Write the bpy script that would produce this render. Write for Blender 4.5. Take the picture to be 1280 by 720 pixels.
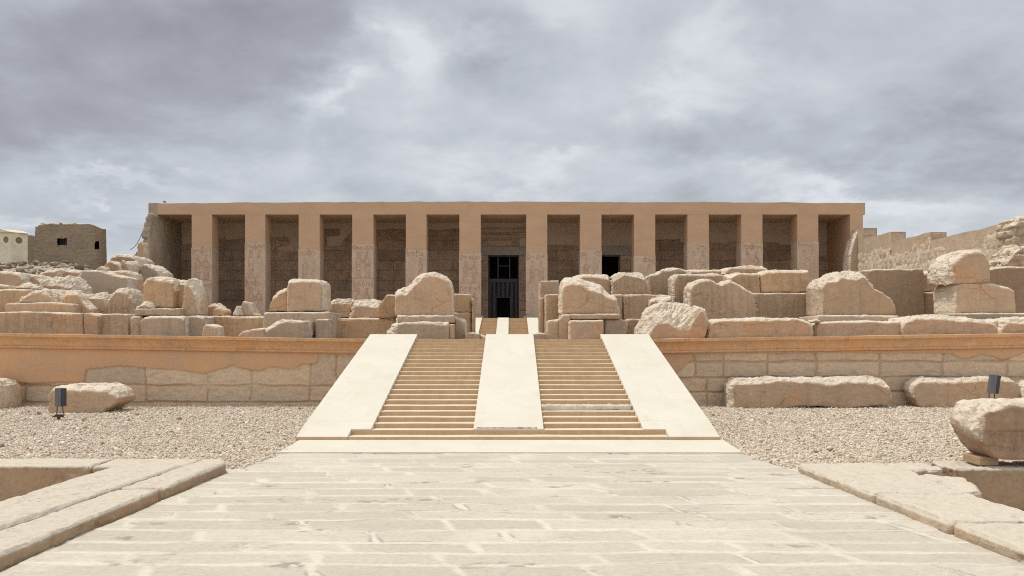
import bpy, bmesh, math, zlib
import numpy as np
from mathutils import Vector, Matrix

# ------------------------------------------------------------------ scene, camera, light
S = bpy.context.scene
for o in list(bpy.data.objects):
    bpy.data.objects.remove(o)
COL = S.collection
F, HOR, EYE = 1000.0, 422.0, 1.8          # focal length in photo pixels, horizon row, eye height

cam_d = bpy.data.cameras.new('camera')
cam = bpy.data.objects.new('camera', cam_d)
COL.objects.link(cam)
cam.location = (0, 0, EYE)
cam.rotation_euler = (math.radians(90), 0, 0)
cam_d.sensor_width = 36
cam_d.lens = 36 * F / 1280
cam_d.shift_y = (HOR - 360) / 1280
cam_d.clip_start = 0.1
cam_d.clip_end = 3000
S.camera = cam

SUN_DIR = Vector((-0.37, 0.13, 0.92)).normalized()
sun_d = bpy.data.lights.new('sun', 'SUN')
sun = bpy.data.objects.new('sun', sun_d)
COL.objects.link(sun)
sun.location = (0, 0, 60)
sun.rotation_euler = SUN_DIR.to_track_quat('Z', 'Y').to_euler()
sun_d.energy = 2.75
sun_d.angle = math.radians(4.0)
sun_d.color = (1.0, 0.948, 0.865)

S.view_settings.view_transform = 'Standard'
S.view_settings.look = 'None'
S.view_settings.gamma = 1
S.view_settings.exposure = 0.12
S.view_settings.use_curve_mapping = False
S.cycles.max_bounces = 6
S.cycles.diffuse_bounces = 4
S.cycles.use_denoising = False
S.cycles.filter_width = 1.1


class NB:
    """small helper that wires nodes"""
    def __init__(self, nt):
        self.nt = nt
        nt.nodes.clear()

    def n(self, typ, **kw):
        nd = self.nt.nodes.new(typ)
        for k, v in kw.items():
            if k.startswith('i_'):
                nd.inputs[k[2:].replace('_', ' ')].default_value = v
            else:
                setattr(nd, k, v)
        return nd

    def put(self, sock, v):
        if isinstance(v, bpy.types.NodeSocket):
            self.nt.links.new(v, sock)
        elif v is not None:
            sock.default_value = v

    def m(self, op, a, b=None, c=None, clamp=False):
        nd = self.n('ShaderNodeMath', operation=op, use_clamp=clamp)
        self.put(nd.inputs[0], a)
        self.put(nd.inputs[1], b)
        self.put(nd.inputs[2], c)
        return nd.outputs[0]

    def vm(self, op, a, b=None):
        nd = self.n('ShaderNodeVectorMath', operation=op)
        self.put(nd.inputs[0], a)
        self.put(nd.inputs[1], b)
        return nd.outputs[0]

    def mix(self, f, a, b, blend='MIX'):
        nd = self.n('ShaderNodeMix', data_type='RGBA', blend_type=blend)
        self.put(nd.inputs[0], f)
        self.put(nd.inputs[6], a)
        self.put(nd.inputs[7], b)
        return nd.outputs[2]

    def noise(self, vec, scale, detail=5, rough=0.55, dist=0.0):
        nd = self.n('ShaderNodeTexNoise')
        self.put(nd.inputs['Vector'], vec)
        nd.inputs['Scale'].default_value = scale
        nd.inputs['Detail'].default_value = detail
        nd.inputs['Roughness'].default_value = rough
        nd.inputs['Distortion'].default_value = dist
        return nd.outputs[0]

    def noise_col(self, vec, scale):
        nd = self.n('ShaderNodeTexNoise')
        self.put(nd.inputs['Vector'], vec)
        nd.inputs['Scale'].default_value = scale
        return nd.outputs['Color']

    def step(self, v, a, b, lo=0.0, hi=1.0):
        nd = self.n('ShaderNodeMapRange', interpolation_type='SMOOTHSTEP')
        self.put(nd.inputs[0], v)
        nd.inputs[1].default_value = a
        nd.inputs[2].default_value = b
        nd.inputs[3].default_value = lo
        nd.inputs[4].default_value = hi
        return nd.outputs[0]

    def scale(self, vec, s):
        return self.vm('MULTIPLY', vec, s)


def build_world():
    w = bpy.data.worlds.new('World')
    S.world = w
    w.use_nodes = True
    b = NB(w.node_tree)
    d = b.n('ShaderNodeTexCoord').outputs['Generated']
    sx = b.n('ShaderNodeSeparateXYZ')
    b.put(sx.inputs[0], d)
    x, y, z = sx.outputs
    sky = b.n('ShaderNodeTexSky', sky_type='NISHITA')
    sky.sun_disc = False
    sky.sun_elevation = math.asin(SUN_DIR.z)
    sky.sun_rotation = math.atan2(SUN_DIR.x, SUN_DIR.y)
    # cloud deck: direction projected on a flat layer overhead
    zz = b.m('ADD', b.m('MAXIMUM', z, 0.0), 0.30)
    cp = b.n('ShaderNodeCombineXYZ')
    b.put(cp.inputs[0], b.m('DIVIDE', x, zz))
    b.put(cp.inputs[1], b.m('DIVIDE', y, zz))
    big = b.noise(cp.outputs[0], 1.0, 6, 0.5, 0.25)
    fine = b.noise(cp.outputs[0], 3.6, 9, 0.60, 0.25)
    # named cloud masses, placed by direction
    yy = b.m('MAXIMUM', y, 0.08)
    wob1 = b.m('MULTIPLY', b.m('SUBTRACT', b.noise(cp.outputs[0], 3.0, 7, 0.62), 0.5), 0.32)
    wob2 = b.m('MULTIPLY', b.m('SUBTRACT', b.noise(b.vm('ADD', cp.outputs[0], (7.1, 3.3, 1.0)), 3.2, 7, 0.62), 0.5), 0.22)
    a = b.m('ADD', b.m('DIVIDE', x, yy), wob1)
    e = b.m('ADD', b.m('DIVIDE', z, yy), wob2)
    tot = None
    for (px, py, rx, ry, amp) in CLOUDS:
        da = b.m('DIVIDE', b.m('SUBTRACT', a, (px - 640) / F), rx / F)
        de = b.m('DIVIDE', b.m('SUBTRACT', e, (HOR - py) / F), ry / F)
        g = b.m('POWER', 2.7183, b.m('MULTIPLY', b.m('ADD', b.m('MULTIPLY', da, da), b.m('MULTIPLY', de, de)), -1.0))
        g = b.m('MULTIPLY', g, amp)
        tot = g if tot is None else b.m('ADD', tot, g)
    v = b.m('ADD', b.m('MULTIPLY', b.m('SUBTRACT', big, 0.5), 0.55), b.m('MULTIPLY', b.m('SUBTRACT', fine, 0.5), 0.98))
    v = b.m('ADD', b.m('ADD', v, 0.62), tot)
    lit = b.n('ShaderNodeValToRGB')
    b.put(lit.inputs[0], v)
    cr = lit.color_ramp
    cr.elements[0].position = 0.0
    cr.elements[0].color = (0.288, 0.285, 0.318, 1)
    cr.elements[1].position = 1.0
    cr.elements[1].color = (0.71, 0.735, 0.77, 1)
    el = cr.elements.new(0.30); el.color = (0.375, 0.378, 0.415, 1)
    el = cr.elements.new(0.52); el.color = (0.48, 0.505, 0.55, 1)
    el = cr.elements.new(0.75); el.color = (0.58, 0.605, 0.645, 1)
    # a cloud deck is brighter overhead and, here, boosted behind the camera as added front fill
    gz = b.step(z, 0.36, 0.80, 0.0, 0.35)
    gb = b.step(y, 0.35, -0.45, 0.0, 0.70)
    gain = b.m('ADD', b.m('MAXIMUM', gz, gb), 1.0)
    cl = b.vm('MULTIPLY', lit.outputs[0], (1, 1, 1))
    nd = b.n('ShaderNodeVectorMath', operation='SCALE')
    b.put(nd.inputs[0], cl)
    b.put(nd.inputs[3], gain)
    bg1 = b.n('ShaderNodeBackground')
    b.put(bg1.inputs[0], sky.outputs[0])
    bg1.inputs[1].default_value = 0.08
    bg2 = b.n('ShaderNodeBackground')
    b.put(bg2.inputs[0], nd.outputs[0])
    bg2.inputs[1].default_value = 1.0
    mx = b.n('ShaderNodeMixShader')
    mx.inputs[0].default_value = 0.90
    b.put(mx.inputs[1], bg1.outputs[0])
    b.put(mx.inputs[2], bg2.outputs[0])
    out = b.n('ShaderNodeOutputWorld')
    b.put(out.inputs[0], mx.outputs[0])


# (px, py, width, height, brightness) of the cloud masses seen in the photograph
CLOUDS = [
    (160, 50, 340, 90, -0.40), (60, 170, 230, 55, -0.22), (330, 10, 200, 45, -0.20),
    (510, 62, 55, 45, 0.42), (400, 106, 40, 16, 0.36), (540, 120, 170, 60, 0.18),
    (850, 112, 60, 34, 0.36), (905, 40, 60, 45, 0.30), (715, 15, 80, 40, 0.24), (770, 60, 60, 40, -0.04),
    (620, 50, 55, 45, -0.14), (560, 170, 200, 26, -0.06),
    (1150, 172, 230, 36, -0.18), (1180, 40, 150, 40, -0.06), (1010, 100, 110, 40, 0.12),
    (150, 231, 80, 8, 0.28), (40, 275, 150, 12, 0.26), (690, 214, 70, 16, 0.26),
    (1060, 240, 150, 16, 0.28), (1230, 262, 160, 30, 0.22), (400, 225, 260, 26, 0.12), (760, 235, 300, 18, 0.12),
]
build_world()


# ------------------------------------------------------------------ numpy noise
def _hash(ix, iy, iz, seed):
    h = (ix.astype(np.uint32) * np.uint32(374761393) + iy.astype(np.uint32) * np.uint32(668265263)
         + iz.astype(np.uint32) * np.uint32(2246822519) + np.uint32(seed * 3266489917 & 0xffffffff))
    h = (h ^ (h >> np.uint32(13))) * np.uint32(1274126177)
    h = (h ^ (h >> np.uint32(15))) * np.uint32(2246822519)
    return ((h ^ (h >> np.uint32(16))) & np.uint32(0xffffff)).astype(np.float64) / 0xffffff


def vnoise(P, seed=0):
    I = np.floor(P).astype(np.int64)
    f = P - I
    f = f * f * f * (f * (f * 6 - 15) + 10)
    r = 0
    for dx in (0, 1):
        wx = f[:, 0] if dx else 1 - f[:, 0]
        for dy in (0, 1):
            wy = f[:, 1] if dy else 1 - f[:, 1]
            for dz in (0, 1):
                wz = f[:, 2] if dz else 1 - f[:, 2]
                r = r + wx * wy * wz * _hash(I[:, 0] + dx, I[:, 1] + dy, I[:, 2] + dz, seed)
    return r * 2 - 1


def fbm(P, scale, octs=4, seed=0, gain=0.5):
    r, a, tot = 0, 1.0, 0
    Q = np.asarray(P, float) * scale
    for i in range(octs):
        r = r + a * vnoise(Q + i * 17.3, seed + i)
        tot += a
        a *= gain
        Q = Q * 2.03
    return r / tot


def ridged(P, scale, octs=4, seed=0):
    r, a, tot = 0, 1.0, 0
    Q = np.asarray(P, float) * scale
    for i in range(octs):
        r = r + a * (1 - 2 * np.abs(vnoise(Q + i * 9.1, seed + i)))
        tot += a
        a *= 0.5
        Q = Q * 2.07
    return r / tot


def seed_of(txt):
    return zlib.crc32(txt.encode()) % 9973


def X_(px, d):
    return (px - 640) * d / F


def Z_(py, d):
    return EYE + (HOR - py) * d / F


# ------------------------------------------------------------------ materials
def finish(b, mat, col, rough=0.9, bump=None, bstr=0.4, bdist=0.02, spec=0.2, metal=0.0):
    p = b.n('ShaderNodeBsdfPrincipled')
    b.put(p.inputs['Base Color'], col)
    b.put(p.inputs['Roughness'], rough)
    p.inputs['Specular IOR Level'].default_value = spec
    p.inputs['Metallic'].default_value = metal
    if bump is not None:
        bp = b.n('ShaderNodeBump')
        bp.inputs['Strength'].default_value = bstr
        bp.inputs['Distance'].default_value = bdist
        b.put(bp.inputs['Height'], bump)
        b.put(p.inputs['Normal'], bp.outputs[0])
    o = b.n('ShaderNodeOutputMaterial')
    b.put(o.inputs[0], p.outputs[0])
    return mat


def c4(c):
    return (c[0], c[1], c[2], 1)


def stone_mat(name, a, c, pale_tone, relief=0.0, stain=0.35, bstr=0.6, fine=14.0, joints=None, crk=0.5):
    """weathered sandstone; attribute 'rough' marks broken and upward surfaces, paler for lost patina and painted-in sunlight"""
    mat = bpy.data.materials.new(name)
    mat.use_nodes = True
    b = NB(mat.node_tree)
    pos = b.n('ShaderNodeNewGeometry').outputs['Position']
    rnd = b.n('ShaderNodeObjectInfo').outputs['Random']
    off = b.n('ShaderNodeCombineXYZ')
    b.put(off.inputs[0], b.m('MULTIPLY', rnd, 37.0))
    b.put(off.inputs[2], b.m('MULTIPLY', rnd, 11.0))
    p = b.vm('ADD', pos, off.outputs[0])
    n1 = b.noise(p, 1.1, 6, 0.6, 0.4)
    n2 = b.noise(p, fine, 6, 0.65)
    strata = b.noise(b.scale(p, (0.5, 0.5, 5.0)), 2.2, 5, 0.6, 0.5)
    streak = b.noise(b.scale(p, (7.0, 3.0, 0.55)), 1.2, 5, 0.6)
    col = b.mix(b.step(n1, 0.34, 0.68), c4(a), c4(c))
    n3 = b.noise(b.vm('ADD', p, (3.7, 9.2, 5.5)), 0.8, 5, 0.65, 0.8)
    col = b.mix(b.step(n3, 0.52, 0.66, 0, 0.75), col, c4((a[0] * 1.04, a[1] * 0.89, a[2] * 0.75)))
    col = b.mix(b.step(n3, 0.46, 0.34, 0, 0.6), col, c4((a[0] * 0.86, a[1] * 0.90, a[2] * 0.98)))
    n5 = b.noise(p, 4.2, 7, 0.7, 0.5)
    col = b.mix(b.step(n5, 0.54, 0.68, 0, 0.5), col, c4((a[0] * 0.62, a[1] * 0.56, a[2] * 0.52)))
    col = b.mix(b.step(n5, 0.44, 0.32, 0, 0.45), col, c4([min(0.62, q * 1.3) for q in a]))
    col = b.mix(b.step(strata, 0.50, 0.75, 0, 0.40), col, c4([q * 0.68 for q in a]))
    col = b.mix(b.step(streak, 0.52, 0.75, 0, stain), col, c4((c[0] * 0.62, c[1] * 0.62, c[2] * 0.66)))
    k = b.m('MULTIPLY_ADD', n2, 0.50, 0.75)
    k = b.m('MULTIPLY', k, b.m('MULTIPLY_ADD', rnd, 0.16, 0.92))
    kk = b.n('ShaderNodeCombineXYZ')
    for i in range(3):
        b.put(kk.inputs[i], k)
    col = b.mix(1.0, col, kk.outputs[0], 'MULTIPLY')
    at = b.n('ShaderNodeAttribute', attribute_name='rough')
    rr = b.m('MULTIPLY', at.outputs['Fac'], b.step(n2, 0.25, 0.6, 0.55, 1.0), clamp=True)
    col = b.mix(rr, col, c4(pale_tone))
    pits = b.n('ShaderNodeTexVoronoi')
    b.put(pits.inputs['Vector'], p)
    pits.inputs['Scale'].default_value = 9.0
    pit = b.step(pits.outputs['Distance'], 0.06, 0.16, 0, 1)
    sparse = b.step(b.noise(p, 2.3, 2), 0.52, 0.62)
    pitm = b.m('MULTIPLY', b.m('SUBTRACT', 1.0, pit), sparse)
    col = b.mix(b.m('MULTIPLY', pitm, 0.55), col, c4([q * 0.4 for q in a]))
    ck = b.n('ShaderNodeTexVoronoi', feature='DISTANCE_TO_EDGE')
    ckv = b.vm('ADD', b.scale(p, (0.8, 0.8, 1.5)), b.scale(b.noise_col(p, 1.7), (0.5, 0.5, 0.5)))
    b.put(ck.inputs['Vector'], ckv)
    ck.inputs['Scale'].default_value = 0.75
    crack = b.m('MULTIPLY', b.m('MULTIPLY', b.step(ck.outputs['Distance'], 0.002, 0.010, 1, 0), b.step(n3, 0.47, 0.56)), crk)
    col = b.mix(b.m('MULTIPLY', crack, 0.7), col, c4([q * 0.35 for q in a]))
    h = b.m('ADD', b.m('MULTIPLY', n2, 0.9), b.m('MULTIPLY', strata, 0.5))
    h = b.m('ADD', h, b.m('MULTIPLY', n5, 0.9))
    h = b.m('SUBTRACT', h, b.m('MULTIPLY', crack, 1.2))
    h = b.m('SUBTRACT', h, b.m('MULTIPLY', pitm, 0.9))
    if relief:
        v = b.n('ShaderNodeTexVoronoi', feature='DISTANCE_TO_EDGE')
        b.put(v.inputs['Vector'], b.scale(p, (1.5, 0.2, 0.75)))
        v.inputs['Scale'].default_value = 3.4
        ln = b.m('MULTIPLY', b.step(v.outputs['Distance'], 0.015, 0.07, 1, 0), b.step(n1, 0.40, 0.55))
        vert = b.noise(b.scale(p, (9.0, 0.2, 0.25)), 1.0, 3, 0.5)
        ln = b.m('ADD', b.m('MULTIPLY', ln, 0.5), b.m('MULTIPLY', b.step(vert, 0.5, 0.62), 0.5))
        h = b.m('SUBTRACT', h, b.m('MULTIPLY', ln, relief * 1.6))
        col = b.mix(b.m('MULTIPLY', ln, 0.28 * relief), col, c4([q * 0.55 for q in a]))
    if joints:
        br = b.n('ShaderNodeTexBrick')
        sw = b.n('ShaderNodeCombineXYZ')
        sp = b.n('ShaderNodeSeparateXYZ')
        b.put(sp.inputs[0], pos)
        wob = b.m('MULTIPLY', b.m('SUBTRACT', n1, 0.5), 0.25)
        b.put(sw.inputs[0], b.m('ADD', sp.outputs[0], wob))
        b.put(sw.inputs[1], b.m('ADD', sp.outputs[2], wob))
        b.put(br.inputs['Vector'], sw.outputs[0])
        br.inputs['Scale'].default_value = 1.0
        br.inputs['Brick Width'].default_value = joints[0]
        br.inputs['Row Height'].default_value = joints[1]
        br.inputs['Mortar Size'].default_value = 0.02
        br.inputs['Mortar Smooth'].default_value = 0.3
        br.inputs['Color1'].default_value = (0.82, 0.82, 0.82, 1)
        br.inputs['Color2'].default_value = (1.15, 1.12, 1.08, 1)
        br.inputs['Mortar'].default_value = (0.6, 0.58, 0.56, 1)
        col = b.mix(1.0, col, br.outputs['Color'], 'MULTIPLY')
        h = b.m('SUBTRACT', h, b.m('MULTIPLY', br.outputs['Fac'], 1.0))
    return finish(b, mat, col, 0.92, h, bstr, 0.03, 0.15)


def plain_mat(name, a, c=None, scale=3.0, rough=0.8, bstr=0.2, fine=20, spec=0.2, metal=0.0, stretch=(1, 1, 1), var=0.3, seams=False):
    mat = bpy.data.materials.new(name)
    mat.use_nodes = True
    b = NB(mat.node_tree)
    pos = b.scale(b.n('ShaderNodeNewGeometry').outputs['Position'], stretch)
    c = c or [q * 0.8 for q in a]
    n1 = b.noise(pos, scale, 6, 0.6, 0.4)
    n2 = b.noise(pos, fine, 5, 0.6)
    col = b.mix(b.step(n1, 0.32, 0.68), c4(a), c4(c))
    k = b.m('MULTIPLY_ADD', n2, var, 1 - var / 2)
    kk = b.n('ShaderNodeCombineXYZ')
    for i in range(3):
        b.put(kk.inputs[i], k)
    col = b.mix(1.0, col, kk.outputs[0], 'MULTIPLY')
    hh = b.m('ADD', n2, b.m('MULTIPLY', n1, 0.5))
    if seams:
        sp = b.n('ShaderNodeSeparateXYZ')
        b.put(sp.inputs[0], pos)
        wob = b.m('MULTIPLY', b.noise(pos, 2.5, 4), 0.10)
        fr = b.m('FRACT', b.m('DIVIDE', b.m('ADD', sp.outputs[1], wob), 1.63))
        ln = b.m('MULTIPLY', b.step(fr, 0.0, 0.006, 1, 0), b.step(b.noise(pos, 1.3, 3), 0.42, 0.52))
        sm = b.noise(b.scale(pos, (1.0, 0.35, 1.0)), 2.6, 7, 0.7, 0.0)
        col = b.mix(b.step(sm, 0.50, 0.72, 0, 0.35), col, c4((a[0] * 0.80, a[1] * 0.75, a[2] * 0.68)))
        spk = b.step(b.noise(pos, 34, 4, 0.6), 0.64, 0.74, 0, 0.5)
        col = b.mix(spk, col, c4((a[0] * 0.62, a[1] * 0.55, a[2] * 0.46)))
        col = b.mix(b.m('MULTIPLY', ln, 0.75), col, c4((a[0] * 0.5, a[1] * 0.45, a[2] * 0.4)))
        hh = b.m('SUBTRACT', hh, ln)
    return finish(b, mat, col, rough, hh, bstr, 0.02, spec, metal)


PALE_SUNLIT = (0.65, 0.57, 0.455)  # pale broken stone, with sunlight on the tops put into the colour
M = {}
M['tan'] = stone_mat('tan_sandstone', (0.479, 0.338, 0.22), (0.413, 0.287, 0.185), PALE_SUNLIT)
M['relief'] = stone_mat('carved_sandstone', (0.468, 0.327, 0.209), (0.398, 0.274, 0.174), PALE_SUNLIT, relief=1.0)
M['ochre'] = stone_mat('ochre_sandstone', (0.515, 0.348, 0.205), (0.444, 0.292, 0.17), PALE_SUNLIT, relief=0.6)
M['grey'] = stone_mat('grey_sandstone', (0.413, 0.318, 0.227), (0.343, 0.26, 0.187), PALE_SUNLIT)
M['brown'] = stone_mat('brown_sandstone', (0.373, 0.253, 0.164), (0.32, 0.217, 0.141), PALE_SUNLIT, stain=0.25, crk=0.15)
M['kerb'] = stone_mat('kerb_sandstone', (0.385, 0.271, 0.171), (0.34, 0.237, 0.149), (0.565, 0.51, 0.415), stain=0.25, bstr=0.7, crk=0.2)  # base darkened so the shade on the kerb sides is in the colour
M['kerb_pale'] = stone_mat('sunlit_kerb_sandstone', (0.52, 0.415, 0.30), (0.46, 0.36, 0.255), (0.575, 0.515, 0.415), stain=0.15, bstr=0.8, crk=0.2)  # lighter copy of the kerb stone, sunlight on its sides painted in
M['ramp'] = plain_mat('pale_ramp_stone', (0.615, 0.57, 0.47), (0.585, 0.538, 0.438), 0.9, 0.85, 0.25, 26, var=0.20, seams=True)
M['tread'] = plain_mat('sunlit_tread', (0.64, 0.54, 0.405), (0.585, 0.48, 0.345), 1.5, 0.9, 0.25, 18, var=0.25)  # same stone as the steps, lightened to paint sunlight on the treads
M['step'] = plain_mat('step_sandstone', (0.515, 0.355, 0.21), (0.455, 0.305, 0.175), 1.2, 0.85, 0.25, 16, stretch=(6, 1, 1), var=0.3)  # step stone, darkened to put the risers' shade into the colour
M['plaster'] = plain_mat('ochre_plaster', (0.509, 0.338, 0.213), (0.467, 0.305, 0.19), 0.5, 0.9, 0.15, 4, stretch=(1, 1, 2.5), var=0.22)
M['orange'] = stone_mat('orange_plaster', (0.575, 0.33, 0.165), (0.50, 0.30, 0.165), (0.60, 0.43, 0.27), stain=0.3, bstr=0.35, crk=0.12)
M['dark_wall'] = stone_mat('portico_back_wall_stone', (0.43, 0.315, 0.225), (0.33, 0.23, 0.16), (0.3, 0.25, 0.2), relief=0.9, joints=(2.3, 0.78))
M['dark_plaster'] = plain_mat('portico_back_wall_plaster', (0.54, 0.42, 0.31), (0.46, 0.355, 0.26), 0.7, 0.9, 0.2, 5)
M['grey_lintel'] = plain_mat('grey_concrete', (0.36, 0.32, 0.28), None, 1.0, 0.9, 0.2, 8)
M['iron'] = plain_mat('blue_black_iron', (0.05, 0.049, 0.064), None, 3, 0.5, 0.05, 30, 0.4, 0.2)
M['lamp'] = plain_mat('grey_painted_aluminium', (0.13, 0.13, 0.14), (0.11, 0.11, 0.12), 6, 0.5, 0.05, 40, 0.4, 0.2)
M['lamp_side'] = plain_mat('dark_lamp_glass', (0.03, 0.033, 0.042), None, 6, 0.25, 0.0, 40, 0.5)
M['rust'] = plain_mat('rusty_steel', (0.12, 0.055, 0.03), (0.08, 0.04, 0.025), 20, 0.8, 0.3, 60)
M['wood'] = plain_mat('weathered_wood', (0.40, 0.28, 0.17), (0.30, 0.20, 0.12), 3, 0.8, 0.3, 14, stretch=(1, 8, 8))
M['mud'] = stone_mat('mud_brick', (0.30, 0.235, 0.165), (0.25, 0.19, 0.13), (0.34, 0.28, 0.21), stain=0.2, fine=7)
M['side_render'] = stone_mat('side_wall_render', (0.47, 0.369, 0.262), (0.414, 0.318, 0.22), (0.66, 0.56, 0.435), stain=0.2, fine=5)
M['rubble_wall'] = stone_mat('rubble_masonry', (0.42, 0.34, 0.255), (0.34, 0.265, 0.195), (0.46, 0.39, 0.31), fine=5)
M['cream'] = plain_mat('cream_paint', (0.66, 0.60, 0.44), None, 2, 0.7, 0.1, 9, var=0.12)
M['booth_dark'] = plain_mat('booth_inside', (0.25, 0.19, 0.12), None, 2)
M['void'] = plain_mat('dark_interior', (0.05, 0.045, 0.04), None, 2)
M['earth'] = stone_mat('dry_earth', (0.42, 0.345, 0.265), (0.35, 0.28, 0.21), (0.45, 0.38, 0.30), fine=6)
M['gravel_bed'] = stone_mat('gravel_bed', (0.62, 0.53, 0.42), (0.54, 0.455, 0.36), (0.62, 0.53, 0.42), fine=30)


def attr_mat(name, build):
    mat = bpy.data.materials.new(name)
    mat.use_nodes = True
    b = NB(mat.node_tree)
    return build(b, mat)


def _pav(b, mat):
    pos = b.n('ShaderNodeNewGeometry').outputs['Position']
    mo = b.n('ShaderNodeAttribute', attribute_name='mortar').outputs['Fac']
    tone = b.n('ShaderNodeAttribute', attribute_name='tone').outputs['Fac']
    wear = b.n('ShaderNodeAttribute', attribute_name='wear').outputs['Fac']
    n2 = b.noise(b.scale(pos, (0.8, 1.3, 1)), 24, 8, 0.75)
    n3 = b.noise(b.scale(pos, (0.8, 1.3, 1)), 3.5, 6, 0.65, 0.2)
    col = b.mix(tone, (0.455, 0.405, 0.322, 1), (0.55, 0.495, 0.40, 1))
    col = b.mix(b.step(n3, 0.50, 0.74, 0, 0.35), col, (0.40, 0.355, 0.285, 1))
    n4 = b.noise(b.scale(pos, (1.0, 2.0, 1)), 6.5, 8, 0.75, 0.2)
    n7 = b.noise(b.scale(pos, (1.0, 2.0, 1)), 55, 5, 0.7)
    col = b.mix(b.step(n7, 0.55, 0.70, 0, 0.5), col, (0.30, 0.26, 0.205, 1))
    col = b.mix(b.step(n4, 0.53, 0.68, 0, 0.5), col, (0.33, 0.295, 0.24, 1))
    col = b.mix(b.m('MULTIPLY', mo, 0.78), col, (0.61, 0.558, 0.455, 1))
    col = b.mix(b.m('MULTIPLY', wear, 0.85), col, (0.24, 0.20, 0.155, 1))
    k = b.m('MULTIPLY_ADD', n2, 0.75, 0.63)
    kk = b.n('ShaderNodeCombineXYZ')
    for i in range(3):
        b.put(kk.inputs[i], k)
    col = b.mix(1.0, col, kk.outputs[0], 'MULTIPLY')
    return finish(b, mat, col, 0.9, b.m('ADD', n2, b.m('MULTIPLY', n3, 0.6)), 0.45, 0.012, 0.15)


def _twall(b, mat):
    pos = b.n('ShaderNodeNewGeometry').outputs['Position']
    ex = b.n('ShaderNodeAttribute', attribute_name='exposed').outputs['Fac']
    jo = b.n('ShaderNodeAttribute', attribute_name='joint').outputs['Fac']
    tone = b.n('ShaderNodeAttribute', attribute_name='tone').outputs['Fac']
    n1 = b.noise(b.scale(pos, (1, 1, 2)), 1.2, 6, 0.6, 0.5)
    n2 = b.noise(pos, 16, 6, 0.65)
    n3 = b.noise(b.scale(pos, (2.0, 1, 5)), 2.4, 6, 0.65, 0.3)
    pl = b.mix(b.step(n1, 0.3, 0.7), (0.56, 0.325, 0.17, 1), (0.48, 0.305, 0.19, 1))
    n6 = b.noise(b.scale(pos, (3.0, 1, 0.5)), 1.4, 6, 0.65)
    pl = b.mix(b.step(n6, 0.54, 0.72, 0, 0.45), pl, (0.42, 0.275, 0.18, 1))
    pl = b.mix(b.step(n3, 0.62, 0.74, 0, 0.5), pl, (0.60, 0.43, 0.28, 1))
    st = b.mix(tone, (0.59, 0.445, 0.30, 1), (0.49, 0.37, 0.26, 1))
    st = b.mix(b.step(n3, 0.46, 0.70, 0, 0.5), st, (0.36, 0.265, 0.18, 1))
    st = b.mix(b.step(n2, 0.55, 0.72, 0, 0.45), st, (0.60, 0.48, 0.35, 1))
    st = b.mix(b.m('MULTIPLY', jo, 0.85), st, (0.43, 0.275, 0.165, 1))
    col = b.mix(ex, pl, st)
    k = b.m('MULTIPLY_ADD', n2, b.m('MULTIPLY_ADD', ex, 0.45, 0.14), b.m('MULTIPLY_ADD', ex, -0.22, 0.93))
    kk = b.n('ShaderNodeCombineXYZ')
    for i in range(3):
        b.put(kk.inputs[i], k)
    col = b.mix(1.0, col, kk.outputs[0], 'MULTIPLY')
    return finish(b, mat, col, 0.92, b.m('MULTIPLY', n2, b.m('MULTIPLY_ADD', ex, 1.0, 0.15)), 0.5, 0.02, 0.15)


def _pillar(b, mat):
    pos = b.n('ShaderNodeNewGeometry').outputs['Position']
    cv = b.n('ShaderNodeAttribute', attribute_name='carve').outputs['Fac']
    n1 = b.noise(pos, 0.9, 6, 0.6, 0.5)
    n2 = b.noise(pos, 7, 6, 0.65)
    low = b.n('ShaderNodeSeparateXYZ')
    b.put(low.inputs[0], pos)
    col = b.mix(b.step(n1, 0.32, 0.66), (0.53, 0.395, 0.285, 1), (0.46, 0.345, 0.255, 1))
    g = b.step(b.m('ADD', low.outputs[2], b.m('MULTIPLY', n1, 2.6)), 6.4, 4.4)
    col = b.mix(b.m('MULTIPLY', g, 0.55), col, (0.40, 0.33, 0.265, 1))
    col = b.mix(b.step(b.noise(pos, 1.7, 4), 0.56, 0.68, 0, 0.45), col, (0.44, 0.235, 0.15, 1))
    col = b.mix(b.m('MULTIPLY', cv, 0.75), col, (0.30, 0.175, 0.11, 1))
    k = b.m('MULTIPLY_ADD', n2, 0.5, 0.75)
    kk = b.n('ShaderNodeCombineXYZ')
    for i in range(3):
        b.put(kk.inputs[i], k)
    col = b.mix(1.0, col, kk.outputs[0], 'MULTIPLY')
    h = b.m('SUBTRACT', n2, b.m('MULTIPLY', cv, 1.2))
    return finish(b, mat, col, 0.92, h, 0.6, 0.04, 0.15)


def _pebble(b, mat):
    a = b.n('ShaderNodeAttribute', attribute_name='tint')
    return finish(b, mat, a.outputs['Color'], 0.9, None, spec=0.15)


M['paving'] = attr_mat('paving_stone', _pav)
M['twall'] = attr_mat('terrace_wall_face', _twall)
M['pillar'] = attr_mat('carved_pillar_stone', _pillar)
M['pebble'] = attr_mat('pebbles', _pebble)


# ------------------------------------------------------------------ object helpers
def tag(o, label=None, cat=None, group=None, kind=None):
    if label: o['label'] = label
    if cat: o['category'] = cat
    if group: o['group'] = group
    if kind: o['kind'] = kind
    return o


def thing(name, label, cat, loc=(0, 0, 0), group=None):
    o = bpy.data.objects.new(name, None)
    COL.objects.link(o)
    o.location = loc
    return tag(o, label, cat, group)


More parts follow.
